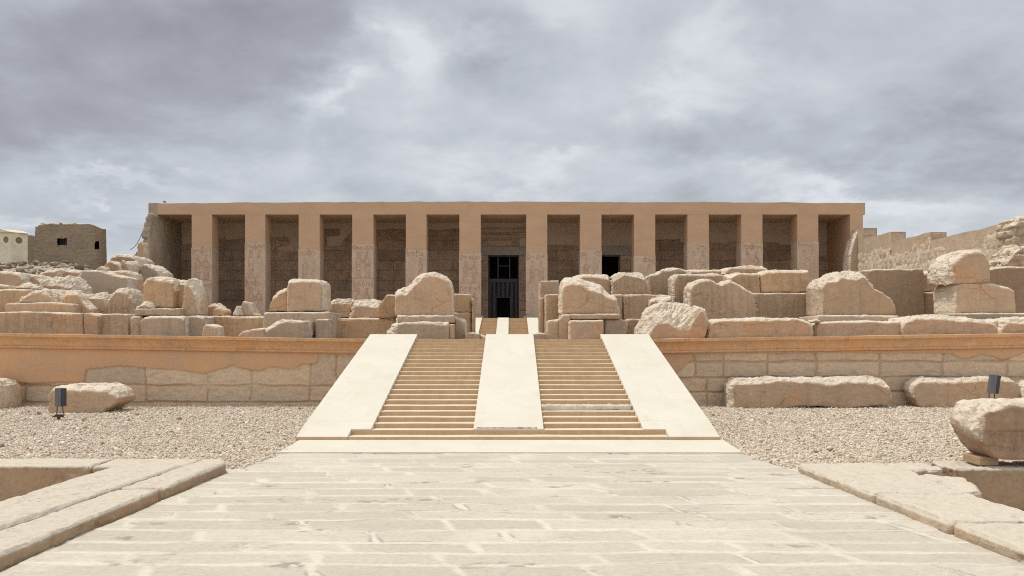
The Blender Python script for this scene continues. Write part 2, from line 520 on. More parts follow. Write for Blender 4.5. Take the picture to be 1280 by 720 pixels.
def link(name, me, mat, parent=None, smooth=False):
    for m in (mat if isinstance(mat, (list, tuple)) else [mat]):
        me.materials.append(m)
    if smooth:
        me.polygons.foreach_set('use_smooth', np.ones(len(me.polygons), bool))
    o = bpy.data.objects.new(name, me)
    COL.objects.link(o)
    if parent is not None:
        o.parent = parent
        p, off = parent, Vector((0, 0, 0))
        while p is not None:
            off += p.location
            p = p.parent
        me.transform(Matrix.Translation(-off))
    return o


def recentre(o):
    """move a top-level mesh object's origin to the middle of its base"""
    me = o.data
    n = len(me.vertices)
    co = np.empty(n * 3)
    me.vertices.foreach_get('co', co)
    co = co.reshape(-1, 3)
    c = Vector(((co[:, 0].min() + co[:, 0].max()) / 2, (co[:, 1].min() + co[:, 1].max()) / 2, co[:, 2].min()))
    me.transform(Matrix.Translation(-c))
    o.location = c
    return o


def mesh_np(name, V, faces):
    me = bpy.data.meshes.new(name)
    me.from_pydata([tuple(v) for v in V], [], faces)
    me.update()
    return me


def mesh_quads(name, V, Q):
    V = np.asarray(V, np.float32)
    Q = np.asarray(Q, np.int32)
    k = Q.shape[1]
    me = bpy.data.meshes.new(name)
    me.vertices.add(len(V))
    me.vertices.foreach_set('co', V.ravel())
    me.loops.add(Q.size)
    me.loops.foreach_set('vertex_index', Q.ravel())
    me.polygons.add(len(Q))
    me.polygons.foreach_set('loop_start', np.arange(0, Q.size, k, dtype=np.int32))
    me.update(calc_edges=True)
    me.validate()
    return me


def grid_quads(nu, nv, off=0):
    """index quads for a grid stored row-major as [v][u]"""
    i = np.arange(nv - 1)[:, None] * nu + np.arange(nu - 1)[None, :] + off
    i = i.ravel()
    return np.stack([i, i + 1, i + 1 + nu, i + nu], 1)


def set_attr(me, name, vals):
    a = me.attributes.new(name, 'FLOAT', 'POINT')
    a.data.foreach_set('value', np.asarray(vals, np.float32))


class MB:
    """collects boxes, prisms and tubes; build() links them as one mesh object"""
    def __init__(self):
        self.bm = bmesh.new()

    def box(self, x0, x1, y0, y1, z0, z1, bev=0.0):
        vs = [self.bm.verts.new(p) for p in ((x0, y0, z0), (x1, y0, z0), (x1, y1, z0), (x0, y1, z0),
                                             (x0, y0, z1), (x1, y0, z1), (x1, y1, z1), (x0, y1, z1))]
        fs = [self.bm.faces.new([vs[i] for i in f]) for f in
              ((3, 2, 1, 0), (4, 5, 6, 7), (0, 1, 5, 4), (1, 2, 6, 5), (2, 3, 7, 6), (3, 0, 4, 7))]
        if bev:
            es = list({e for f in fs for e in f.edges})
            bmesh.ops.bevel(self.bm, geom=es, offset=bev, segments=2, affect='EDGES', profile=0.6)
        return self

    def prism_xz(self, pts, y0, y1):
        f = [self.bm.verts.new((p[0], y0, p[1])) for p in pts]
        k = [self.bm.verts.new((p[0], y1, p[1])) for p in pts]
        n = len(pts)
        self.bm.faces.new(f)
        self.bm.faces.new(k[::-1])
        for i in range(n):
            j = (i + 1) % n
            self.bm.faces.new((f[j], f[i], k[i], k[j]))
        return self

    def prism_yz(self, pts, x0, x1):
        f = [self.bm.verts.new((x0, p[0], p[1])) for p in pts]
        k = [self.bm.verts.new((x1, p[0], p[1])) for p in pts]
        n = len(pts)
        self.bm.faces.new(f[::-1])
        self.bm.faces.new(k)
        for i in range(n):
            j = (i + 1) % n
            self.bm.faces.new((f[i], f[j], k[j], k[i]))
        return self

    def tube(self, a, c, r, seg=8, r2=None):
        a, c = Vector(a), Vector(c)
        d = (c - a).normalized()
        u = d.orthogonal().normalized()
        w = d.cross(u)
        r2 = r if r2 is None else r2
        A = [self.bm.verts.new(a + (u * math.cos(t) + w * math.sin(t)) * r) for t in [2 * math.pi * i / seg for i in range(seg)]]
        B = [self.bm.verts.new(c + (u * math.cos(t) + w * math.sin(t)) * r2) for t in [2 * math.pi * i / seg for i in range(seg)]]
        for i in range(seg):
            j = (i + 1) % seg
            self.bm.faces.new((A[i], A[j], B[j], B[i]))
        self.bm.faces.new(A[::-1])
        self.bm.faces.new(B)
        return self

    def rot(self, ang, c=(0, 0, 0), axis='Z'):
        bmesh.ops.rotate(self.bm, verts=self.bm.verts[:], cent=c, matrix=Matrix.Rotation(ang, 3, axis))
        return self

    def mesh(self, name):
        bmesh.ops.recalc_face_normals(self.bm, faces=self.bm.faces[:])
        me = bpy.data.meshes.new(name)
        self.bm.to_mesh(me)
        self.bm.free()
        return me

    def build(self, name, mat, parent=None, smooth=False):
        return link(name, self.mesh(name), mat, parent, smooth)


def voxel(me, vox):
    """voxel-remeshed copy of a closed mesh"""
    o = bpy.data.objects.new('remesh_source', me)
    COL.objects.link(o)
    md = o.modifiers.new('remesh', 'REMESH')
    md.mode = 'VOXEL'
    md.voxel_size = vox
    dg = bpy.context.evaluated_depsgraph_get()
    dg.update()
    out = bpy.data.meshes.new_from_object(o.evaluated_get(dg))
    bpy.data.objects.remove(o)
    bpy.data.meshes.remove(me)
    out.materials.clear()
    return out


def keep_largest(me):
    """drop crumbs left over by the remesh"""
    bm = bmesh.new()
    bm.from_mesh(me)
    left, best = set(bm.verts), []
    while left:
        seed_v = left.pop()
        comp, todo = [seed_v], [seed_v]
        while todo:
            v = todo.pop()
            for e in v.link_edges:
                w = e.other_vert(v)
                if w in left:
                    left.discard(w)
                    comp.append(w)
                    todo.append(w)
        if len(comp) > len(best):
            best = comp
    best = set(best)
    bmesh.ops.delete(bm, geom=[v for v in bm.verts if v not in best], context='VERTS')
    bm.to_mesh(me)
    bm.free()


def get_co(me):
    a = np.empty(len(me.vertices) * 3)
    me.vertices.foreach_get('co', a)
    return a.reshape(-1, 3)


def get_no(me):
    a = np.empty(len(me.vertices) * 3, np.float32)
    me.vertex_normals.foreach_get('vector', a)
    return a.reshape(-1, 3).astype(float)


def set_co(me, V):
    me.vertices.foreach_set('co', np.asarray(V, np.float32).ravel())
    me.update()


def smooth_np(me, V, it=2, lam=0.5):
    e = np.empty(len(me.edges) * 2, np.int32)
    me.edges.foreach_get('vertices', e)
    e = e.reshape(-1, 2)
    n = len(V)
    i = np.concatenate([e[:, 0], e[:, 1]])
    j = np.concatenate([e[:, 1], e[:, 0]])
    deg = np.maximum(np.bincount(i, minlength=n), 1)
    for _ in range(it):
        A = np.stack([np.bincount(i, V[j, k], n) for k in range(3)], 1) / deg[:, None]
        V = V + lam * (A - V)
    return V


def envelope(pts, x):
    """upper outline of a polygon at the given x values"""
    h = np.full(len(x), -1e9)
    for (x0, z0), (x1, z1) in zip(pts, pts[1:] + pts[:1]):
        if abs(x1 - x0) < 1e-6:
            continue
        t = (x - x0) / (x1 - x0)
        ok = (t >= -1e-6) & (t <= 1 + 1e-6)
        h = np.where(ok, np.maximum(h, z0 + t * (z1 - z0)), h)
    mx = max(p[1] for p in pts)
    return np.where(h < -1e8, mx, h)


def weather(me, seed, rough, face, extra=None, vox=0.04, it=2, topcut=0.45, grain=None, cuts=0):
    """round the edges, then break up the surface: rough where it is broken, fine where it was dressed"""
    V = get_co(me)
    V = smooth_np(me, V, max(1, it - 1), 0.4)
    set_co(me, V)
    N = get_no(me)
    r = np.clip((N[:, 2] - topcut - 0.1) / 0.25, 0, 1)  # upward faces count as broken and take the painted sunlit tone
    if extra is not None:
        r = np.maximum(r, extra)
    if cuts:
        # flat fracture facets along edges and corners
        rg = np.random.default_rng(seed)
        ext = V.max(0) - V.min(0)
        md = min(ext[0], ext[2], 1.2)
        cm = (V.max(0) + V.min(0)) / 2
        for _ in range(cuts):
            n = rg.normal(size=3) * [1, 1, 1]
            n[2] = abs(n[2]) * rg.choice([1.3, 1.3, 0.4])
            n[1] = -abs(n[1]) * rg.choice([0.9, 0.5])
            n /= np.linalg.norm(n)
            if n[1] < -0.86 or n[2] > 0.97:
                continue
            dist = (V - cm) @ n
            lim = dist.max() - md * (rg.uniform(0.02, 0.075) if rough >= 0.045 else rg.uniform(0.01, 0.045))
            over = np.maximum(0, dist - lim)
            V = V - n * over[:, None]
            r = np.maximum(r, np.clip(over / 0.02, 0, 0.55))
    big = fbm(V, 0.9, 3, seed)
    Vs = V if grain is None else V @ grain
    rid = ridged(Vs * [0.75, 1.5, 2.2] + fbm(V, 1.5, 2, seed + 2)[:, None] * 0.3, 2.4, 5, seed + 3)
    fin = fbm(Vs * [0.8, 1.3, 1.6], 7, 4, seed + 7, 0.6)
    chip = np.clip((fbm(V, 2.6, 4, seed + 21) - 0.12) / 0.3, 0, 1)
    edge = np.clip((1 - np.abs(N).max(1)) / 0.3, 0, 1)
    bite = edge * chip * min(0.06, 0.02 + face * 2)
    V = V + N * (big * face * 1.6 + fin * face * 0.6 - bite + r * (rid * rough * 0.85 + fin * rough * 0.5 - rough * 0.25))[:, None]
    # layered rock: broken surfaces step along the bedding
    lay = vox * 2.6
    q = np.round(V[:, 2] / lay + 0.3 * big) * lay - 0.3 * big * lay
    V[:, 2] += (q - V[:, 2]) * 0.45 * r * (rough > 0.035) * np.clip(chip + 0.2, 0, 1)
    set_co(me, V)
    r = np.clip(r + 0.45 * (rid - 0.1) * (r > 0.05) + 0.25 * edge * chip, 0, 1)
    set_attr(me, 'rough', r * 0.9)
    pol = np.empty(len(me.loops), np.int32)
    me.loops.foreach_get('vertex_index', pol)
    st = np.empty(len(me.polygons), np.int32)
    me.polygons.foreach_get('loop_start', st)
    me.polygons.foreach_set('use_smooth', ~(r[pol[st]] > 0.35))
    return me


# ------------------------------------------------------------------ the lie of the land
MY = [21, 24, 27, 30, 34, 40, 50, 58, 90]
MZ = [1.74, 1.78, 2.55, 3.35, 4.40, 5.3, 6.25, 6.7, 6.9]
FLOOR2 = 3.0


def land(X, Y):
    X = np.asarray(X, float)
    Y = np.asarray(Y, float)
    z = np.where(Y < 50, 1.74, FLOOR2)
    xb = -10.6 - np.clip((Y - 25), 0, 27) * 0.60
    t = np.clip((xb - X) / 2.2, 0, 1)
    t = t * t * (3 - 2 * t)
    m = np.interp(Y, MY, MZ)
    return np.where(m > z, z + (m - z) * t, z)


STONES = 'broken sandstone blocks lying on the terrace'


def stone(label, pts, d, t, c=4, k=1.5, rough=0.05, face=0.012, mat='tan', down=True, z0=None, name='stone_block',
          cl=0, kl=1.3, cat='stone block', group=STONES, vox=None, parent=None, it=2, lean=0.0, masonry=0, grain=None, fit=False, cuts=None):
    """block from its outline (photo pixels at distance d): dressed front, broken sloping top edge, thickness t"""
    seed = seed_of(label)
    ym = max(p[1] for p in pts)
    xm = X_(sum(p[0] for p in pts) / len(pts), d)
    zb = z0 if z0 is not None else (float(land(xm, d + t / 2)) - 0.04 if down else None)
    if cuts is None:
        cuts = 6 if rough >= 0.045 else (2 if rough >= 0.03 else 0)
    if fit:
        a, b_ = min(p[0] for p in pts), max(p[0] for p in pts)
        q = (d + 0.85 * t) / d
        na, nb = a, b_
        if a + b_ < 1280:
            nb = min(b_, 640 - (640 - b_) * q)
        else:
            na = max(a, 640 + (a - 640) * q)
        fx = lambda x: na + (x - a) * (nb - na) / (b_ - a)
        pts = [(fx(p[0]), p[1]) for p in pts]
        if isinstance(c, (list, tuple)):
            c = [(fx(p[0]), p[1]) for p in c]
    P = []
    for (px, py) in pts:
        z = Z_(py, d)
        if zb is not None and py > ym - 3:
            z = zb
        P.append((X_(px, d), z))
    me = MB().prism_xz(P, d, d + t).mesh(name)
    vox = vox or max(0.018, d * 0.00128)
    me = voxel(me, vox)
    V = get_co(me)
    V = smooth_np(me, V, 1, 0.3)
    h = envelope(P, V[:, 0])
    if isinstance(c, (list, tuple)):
        cpx = np.interp(V[:, 0], [X_(q[0], d) for q in c], [q[1] for q in c])
    else:
        cpx = np.full(len(V), float(c))
    nz = fbm(np.stack([V[:, 0], V[:, 2] * 0 + seed, V[:, 2] * 0], 1), 2.2, 4, seed)
    ch = cpx * 0.78 * d / F * (1 + 0.55 * nz)
    front = np.clip(1 - (V[:, 1] - d) / t, 0, 1)
    over = np.maximum(0, V[:, 2] - (h - ch)) * (cpx > 0)
    push = over * k
    if cl:
        xl = min(p[0] for p in P)
        nl = fbm(np.stack([V[:, 2], V[:, 2] * 0 + seed, V[:, 0] * 0], 1), 1.7, 3, seed + 5)
        ol = np.maximum(0, xl + cl * d / F * (1 + 0.4 * nl) - V[:, 0])
        push = push + ol * kl
        over = np.maximum(over, ol * 0.6)
    if lean:
        push = push + (V[:, 2] - min(p[1] for p in P)) * lean
    V[:, 1] += np.minimum(push, t * 0.9) * front
    set_co(me, V)
    if masonry:
        W = get_co(me)
        Nn = get_no(me)
        rw = np.floor(W[:, 2] / masonry).astype(np.int64)
        xx = (W[:, 0] + W[:, 1]) / (masonry * 1.7) + 0.37 * (rw % 3) + 0.25 * fbm(W, 1.5, 2, 3)
        cl_ = np.floor(xx).astype(np.int64)
        jd = np.minimum(np.minimum(xx - cl_, 1 - xx + cl_) * 1.7, np.minimum(W[:, 2] / masonry - rw, 1 - W[:, 2] / masonry + rw))
        hh = _hash(cl_, rw, rw * 0, 3)
        W = W + Nn * ((hh - 0.6) * masonry * 0.55 - 0.30 * masonry * np.clip(1 - jd / 0.13, 0, 1))[:, None] * (Nn[:, :1] < 0.5)
        set_co(me, W)
    weather(me, seed, rough, face, np.clip(over * front / 0.04, 0, 1), vox, it, cuts=cuts, grain=None if grain is None else np.array(Matrix.Rotation(grain, 3, 'Y')) @ np.diag([0.35, 1, 1.3]))
    o = link(name, me, M[mat], parent)
    if parent is None:
        recentre(o)
        tag(o, label, cat, group)
    return o


def slab(label, x0, x1, y0, y1, z0, z1, mat='kerb', wear=0.02, vox=0.022, name='kerb_stone', cat='kerb stone', group=None, face=0.008,
         parent=None, xy=None, it=2):
    """long dressed stone given by its plan; worn edges"""
    seed = seed_of(label)
    if xy is None:
        xy = [(x0, y0), (x1, y0), (x1, y1), (x0, y1)]
    m = MB()
    lo = [m.bm.verts.new((p[0], p[1], z0)) for p in xy]
    hi = [m.bm.verts.new((p[0], p[1], z1)) for p in xy]
    m.bm.faces.new(lo[::-1])
    m.bm.faces.new(hi)
    n = len(xy)
    for i in range(n):
        j = (i + 1) % n
        m.bm.faces.new((lo[i], lo[j], hi[j], hi[i]))
    me = voxel(m.mesh(name), vox)
    V = get_co(me)
    V = smooth_np(me, V, it)
    # edges worn away, irregularly
    N0 = None
    set_co(me, V)
    N = get_no(me)
    edge = np.clip(1 - np.abs(N).max(1), 0, 0.45) / 0.45
    wv = 0.5 + 0.8 * fbm(V, 1.6, 4, seed)
    V = V - N * (edge * np.clip(wv, 0, 2) * wear * 2.2)[:, None]
    big = fbm(V, 0.8, 3, seed + 1)
    fin = fbm(V, 7, 5, seed + 2, 0.62)
    pit = np.clip((fbm(V * [1, 1, 2], 3.0, 5, seed + 5, 0.6) - 0.26) / 0.2, 0, 1)
    V = V + N * (big * face * 1.3 + fin * face * 1.1 - pit * face * 1.6)[:, None]
    set_co(me, V)
    r = np.clip((get_no(me)[:, 2] - 0.12) / 0.35, 0, 1)  # upward faces take the paler tone, sunlight painted in
    set_attr(me, 'rough', np.clip(r * 0.9 - 0.5 * np.clip(fin - 0.25, 0, 1), 0, 1))
    o = link(name, me, M[mat], parent, smooth=True)
    if parent is None:
        recentre(o)
        tag(o, label, cat, group)
    return o


# ------------------------------------------------------------------ ground, gravel, paving
PIT_L = (-9.5, -4.8, 2.0, 10.6)
PIT_R = (4.75, 9.5, 2.0, 10.5)


def build_ground():
    xs = [-700, -60, PIT_L[0], PIT_L[1], 0, PIT_R[0], PIT_R[1], 60, 700]
    ys = [-300, -20, 2.0, 10.5, 10.6, 21.4, 60, 900]
    V, Fs, idx = [], [], {}

    def vi(x, y, z=0.0):
        key = (x, y, z)
        if key not in idx:
            idx[key] = len(V)
            V.append((x, y, z))
        return idx[key]
    for i in range(len(xs) - 1):
        for j in range(len(ys) - 1):
            x0, x1, y0, y1 = xs[i], xs[i + 1], ys[j], ys[j + 1]
            if x0 == PIT_L[0] and 2.0 <= y0 < 10.6: continue
            if x0 == PIT_R[0] and 2.0 <= y0 < 10.5: continue
            Fs.append((vi(x0, y0), vi(x1, y0), vi(x1, y1), vi(x0, y1)))
    for (x0, x1, y0, y1) in (PIT_L, PIT_R):
        zb = -0.42
        b4 = [vi(x0, y0, zb), vi(x1, y0, zb), vi(x1, y1, zb), vi(x0, y1, zb)]
        t4 = [vi(x0, y0), vi(x1, y0), vi(x1, y1), vi(x0, y1)]
        Fs.append(tuple(b4))
        for a in range(4):
            c = (a + 1) % 4
            Fs.append((b4[a], b4[c], t4[c], t4[a]))
    o = link('ground', mesh_np('ground', V, Fs), M['gravel_bed'])
    tag(o, 'flat ground of pale stony sand', kind='structure')


build_ground()

STAIR = dict(y0=13.85, n=22, tread=0.325, rise=0.0802)
XR = (-3.74, -2.50, -0.685, 0.56, 2.33, 3.60)     # ramp, flight, central ramp, flight, ramp


def pave_left(Y):
    return np.interp(Y, [2, 6, 10.3, 10.9, 12.3, 13.9], [-4.0, -3.92, -3.78, -3.66, -3.56, -3.66])


def pave_right(Y):
    return np.interp(Y, [2, 6, 10.5, 11.0, 12.3, 13.9], [4.30, 4.06, 3.80, 3.72, 3.56, 3.66])


def build_paving():
    r = np.random.default_rng(5)
    nu, nv = 520, 660
    y0, y1 = 4.0, 12.42
    t = np.linspace(0, 1, nv) ** 1.15
    Y = (y0 + (y1 - y0) * t)[:, None] * np.ones((1, nu))
    L = pave_left(Y[:, 0])[:, None]
    R = pave_right(Y[:, 0])[:, None]
    jag = fbm(np.stack([Y[:, 0], Y[:, 0] * 0, Y[:, 0] * 0], 1), 3.0, 3, 4)[:, None] * 0.05
    X = L + jag + (R - L) * np.linspace(0, 1, nu)[None, :]
    P = np.stack([X.ravel(), Y.ravel(), np.zeros(nu * nv)], 1)
    wx = fbm(P, 1.4, 4, 21) * 0.07 + fbm(P, 6, 4, 23) * 0.022 + (P[:, 1] * 0.35)
    wy = fbm(P * [0.6, 1, 1], 1.1, 4, 22) * 0.055 + fbm(P * [0.8, 1, 1], 6, 4, 24) * 0.018
    x, y = P[:, 0] + wx, P[:, 1] + wy
    edges = [3.6]
    while edges[-1] < 13:
        edges.append(edges[-1] + r.uniform(0.34, 0.44))
    edges = np.array(edges)
    row = np.clip(np.searchsorted(edges, y) - 1, 0, len(edges) - 2)
    dy = np.minimum(y - edges[row], edges[row + 1] - y)
    dx = np.full(len(P), 9.0)
    cell = np.zeros(len(P))
    for k in range(len(edges) - 1):
        m = row == k
        js = [-5.2 + r.uniform(0, 1.0)]
        while js[-1] < 9.5:
            js.append(js[-1] + r.uniform(0.75, 1.65))
        js = np.array(js)
        q = np.clip(np.searchsorted(js, x[m]) - 1, 0, len(js) - 2)
        dx[m] = np.minimum(x[m] - js[q], js[q + 1] - x[m])
        cell[m] = r.random(len(js))[q]
    width = 0.020 + 0.034 * fbm(P, 2.2, 4, 31)
    dj = np.minimum(dy, dx * 0.75)
    mort = 1 - np.clip((dj - width) / 0.034, 0, 1) ** 0.8
    patch = np.clip((fbm(P * [0.8, 1.4, 1], 1.0, 4, 41) - 0.36) / 0.12, 0, 1) * 0.5     # joint filler smeared over the slabs
    mort = np.maximum(mort * (0.55 + 0.45 * np.clip(fbm(P, 1.7, 3, 61) * 2 + 0.7, 0, 1)), patch)
    wear = np.clip((fbm(P * [0.65, 1.4, 1], 2.6, 5, 51) - 0.40) / 0.14, 0, 1) * np.clip((fbm(P, 14, 3, 52) + 0.1) * 2.4, 0, 1)
    lip = np.exp(-((dj - width - 0.012) / 0.010) ** 2) * np.clip((fbm(P * [0.6, 2, 1], 1.8, 3, 53) - 0.30) * 6, 0, 1)
    crk = np.exp(-((dj - width * 0.5) / 0.007) ** 2) * np.clip((fbm(P * [0.5, 2, 1], 1.6, 4, 55) - 0.12) * 5, 0, 1)
    wear = np.clip(wear * 0.9 + lip * 0.9 + crk * 0.7, 0, 1)
    z = 0.014 + 0.010 * fbm(P, 1.0, 4, 71) + 0.004 * fbm(P, 9, 4, 72) + (cell - 0.5) * 0.006 - 0.009 * wear
    P[:, 2] = z
    me = mesh_quads('pavement', P, grid_quads(nu, nv))
    set_attr(me, 'mortar', mort)
    set_attr(me, 'tone', np.clip(cell * 0.8 + 0.3 * fbm(P, 1.2, 3, 81) + 0.1, 0, 1))
    set_attr(me, 'wear', wear)
    o = link('pavement', me, M['paving'], smooth=True)
    tag(o, 'pale paved processional path of long weathered slabs', kind='structure')


build_paving()
ap = MB()
xa = [(-3.60, 12.36), (3.56, 12.34), (3.66, 13.9), (-3.68, 13.9)]
lo = [ap.bm.verts.new((p[0], p[1], -0.02)) for p in xa]
hi = [ap.bm.verts.new((p[0], p[1], 0.030)) for p in xa]
ap.bm.faces.new(hi)
for i in range(4):
    ap.bm.faces.new((lo[i], lo[(i + 1) % 4], hi[(i + 1) % 4], hi[i]))
o = ap.build('landing', M['ramp'])
tag(o, 'smooth cream strip of pavement at the foot of the stairs', kind='structure')


def pebbles(name, pts, rad, seed, pal, mat='pebble', flat=0.6, sides=1):
    """many loose stones in one mesh"""
    r = np.random.default_rng(seed)
    bm = bmesh.new()
    bmesh.ops.create_icosphere(bm, subdivisions=sides, radius=1)
    bv = np.array([v.co[:] for v in bm.verts])
    bf = np.array([[v.index for v in f.verts] for f in bm.faces])
    bm.free()
    n, nb = len(pts), len(bv)
    q = r.normal(size=(n, 4))
    q /= np.linalg.norm(q, axis=1)[:, None]
    w, x, y, z = q.T
    R = np.stack([1 - 2 * (y * y + z * z), 2 * (x * y - z * w), 2 * (x * z + y * w),
                  2 * (x * y + z * w), 1 - 2 * (x * x + z * z), 2 * (y * z - x * w),
                  2 * (x * z - y * w), 2 * (y * z + x * w), 1 - 2 * (x * x + y * y)], 1).reshape(n, 3, 3)
    sc = rad[:, None] * np.stack([r.uniform(0.8, 1.35, n), r.uniform(0.7, 1.1, n), r.uniform(0.45, 0.85, n)], 1)
    jit = 1 + r.uniform(-0.25, 0.25, (n, nb, 1))
    V = bv[None] * jit * sc[:, None, :]
    V = np.einsum('nij,nkj->nki', R, V)
    V[:, :, 2] *= flat / 0.6 * 0.85
    V += pts[:, None, :]
    Fc = (bf[None] + (np.arange(n) * nb)[:, None, None]).reshape(-1, 3)
    me = mesh_quads(name, V.reshape(-1, 3), Fc)
    pal = np.array(pal)
    ci = np.clip([0.93, 0.92, 0.90] * pal[r.integers(0, len(pal), n)] * r.uniform(0.72, 1.08, (n, 1)), 0, 0.8)
    col = np.ones((n, nb, 4), np.float32)
    col[:, :, :3] = ci[:, None, :]
    a = me.attributes.new('tint', 'FLOAT_COLOR', 'POINT')
    a.data.foreach_set('color', col.ravel())
    return link(name, me, M[mat])


def build_gravel():
    r = np.random.default_rng(11)
    n = 330000
    Y = 10.0 + (21.15 - 10.0) * r.random(n) ** 1.05
    X = r.uniform(-14.8, 14.8, n)
    keep = np.abs(X) < 0.66 * Y + 0.6
    ramp = np.interp(Y, [12.3, 13.85, 21.2], [3.6, 3.74, 3.74])
    edge_l = np.where(Y < 13.85, -pave_left(Y), 3.72)
    edge_r = np.where(Y < 13.85, pave_right(Y), 3.60)
    e = np.where(X < 0, edge_l, edge_r)
    jit = np.abs(r.normal(0, 0.07, n)) * (Y < 13.7)
    keep &= np.abs(X) > e - jit
    keep &= ~((Y < 10.97) & (np.abs(X) > 3.55))
    X, Y = X[keep], Y[keep]
    rad = 0.0125 * np.exp(r.normal(0, 0.42, len(X)))
    rad = np.clip(rad * 0.84, 0.006, 0.055) * np.interp(Y, [10, 21], [1.0, 1.3])
    P = np.stack([X, Y, rad * r.uniform(0.0, 0.6, len(X))], 1)
    pal = [(0.72, 0.63, 0.51), (0.64, 0.545, 0.43), (0.78, 0.70, 0.58), (0.58, 0.47, 0.355), (0.70, 0.59, 0.46), (0.40, 0.30, 0.21), (0.66, 0.60, 0.51)]
    o = pebbles('gravel', P, rad, 3, pal)
    tag(o, 'pale beige gravel spread in front of the terrace wall', kind='stuff')


build_gravel()

# ------------------------------------------------------------------ kerbs round the two sunken beds
KG_L = 'kerb stones of the left sunken bed'
KG_R = 'kerb stones of the right sunken bed'
slab('long low kerb stone with shaded brown side, running along the left edge of the paving', 0, 0, 0, 0, -0.40, 0.145, xy=[(-4.60, 3.0), (-4.02, 3.0), (-3.86, 8.76), (-4.33, 8.76)], wear=0.014, group=KG_L)
slab('short kerb stone at the corner of the left bed, next to the paving', 0, 0, 0, 0, -0.40, 0.15, xy=[(-4.32, 8.79), (-3.855, 8.79), (-3.79, 10.60), (-3.95, 10.93), (-4.20, 10.93)], wear=0.012, group=KG_L)
slab('inner kerb slab of the left bed, slightly higher, edging the pit', 0, 0, 0, 0, -0.40, 0.172, xy=[(-5.22, 3.0), (-4.62, 3.0), (-4.22, 10.25), (-5.08, 10.25)], wear=0.018, group=KG_L)
slab('far kerb slab at the back of the left bed, running out of the picture', 0, 0, 0, 0, -0.40, 0.155, xy=[(-9.6, 10.27), (-5.42, 10.27), (-5.44, 10.93), (-9.6, 10.93)], wear=0.014, group=KG_L)
slab('small far kerb slab between the crack and the corner of the left bed', 0, 0, 0, 0, -0.40, 0.152, xy=[(-5.39, 10.27), (-4.22, 10.27), (-4.22, 10.93), (-5.40, 10.93)], wear=0.014, group=KG_L)
slab('wide worn kerb slab at the far corner of the right bed beside the gravel', 0, 0, 0, 0, -0.40, 0.115, xy=[(3.90, 8.64), (4.93, 8.64), (5.0, 9.6), (5.12, 10.25), (5.6, 10.30), (5.6, 10.82), (3.86, 10.80), (3.78, 10.5)], wear=0.035, face=0.014, group=KG_R, mat='kerb_pale')
slab('middle worn kerb slab on the right edge of the paving', 0, 0, 0, 0, -0.40, 0.128, xy=[(3.99, 7.30), (5.06, 7.30), (4.95, 8.0), (4.93, 8.61), (3.90, 8.61)], wear=0.04, face=0.014, group=KG_R, mat='kerb_pale')
slab('nearest rough kerb slab at the bottom right corner beside the paving', 0, 0, 0, 0, -0.40, 0.122, xy=[(4.20, 3.4), (5.25, 3.4), (5.06, 7.27), (4.0, 7.27)], wear=0.04, face=0.015, group=KG_R, mat='kerb_pale')
slab('long brown stone of the right bed under the propped boulder', 0, 0, 0, 0, -0.42, 0.135, xy=[(5.66, 10.2), (9.6, 10.2), (9.6, 10.84), (5.66, 10.84)], wear=0.028, face=0.013, group=KG_R)
slab('small broken stone wedged low in the corner of the right bed', 0, 0, 0, 0, -0.42, 0.055, xy=[(4.97, 8.95), (5.35, 9.1), (5.72, 10.05), (5.15, 10.2)], wear=0.06, face=0.035, group=KG_R, mat='kerb_pale')

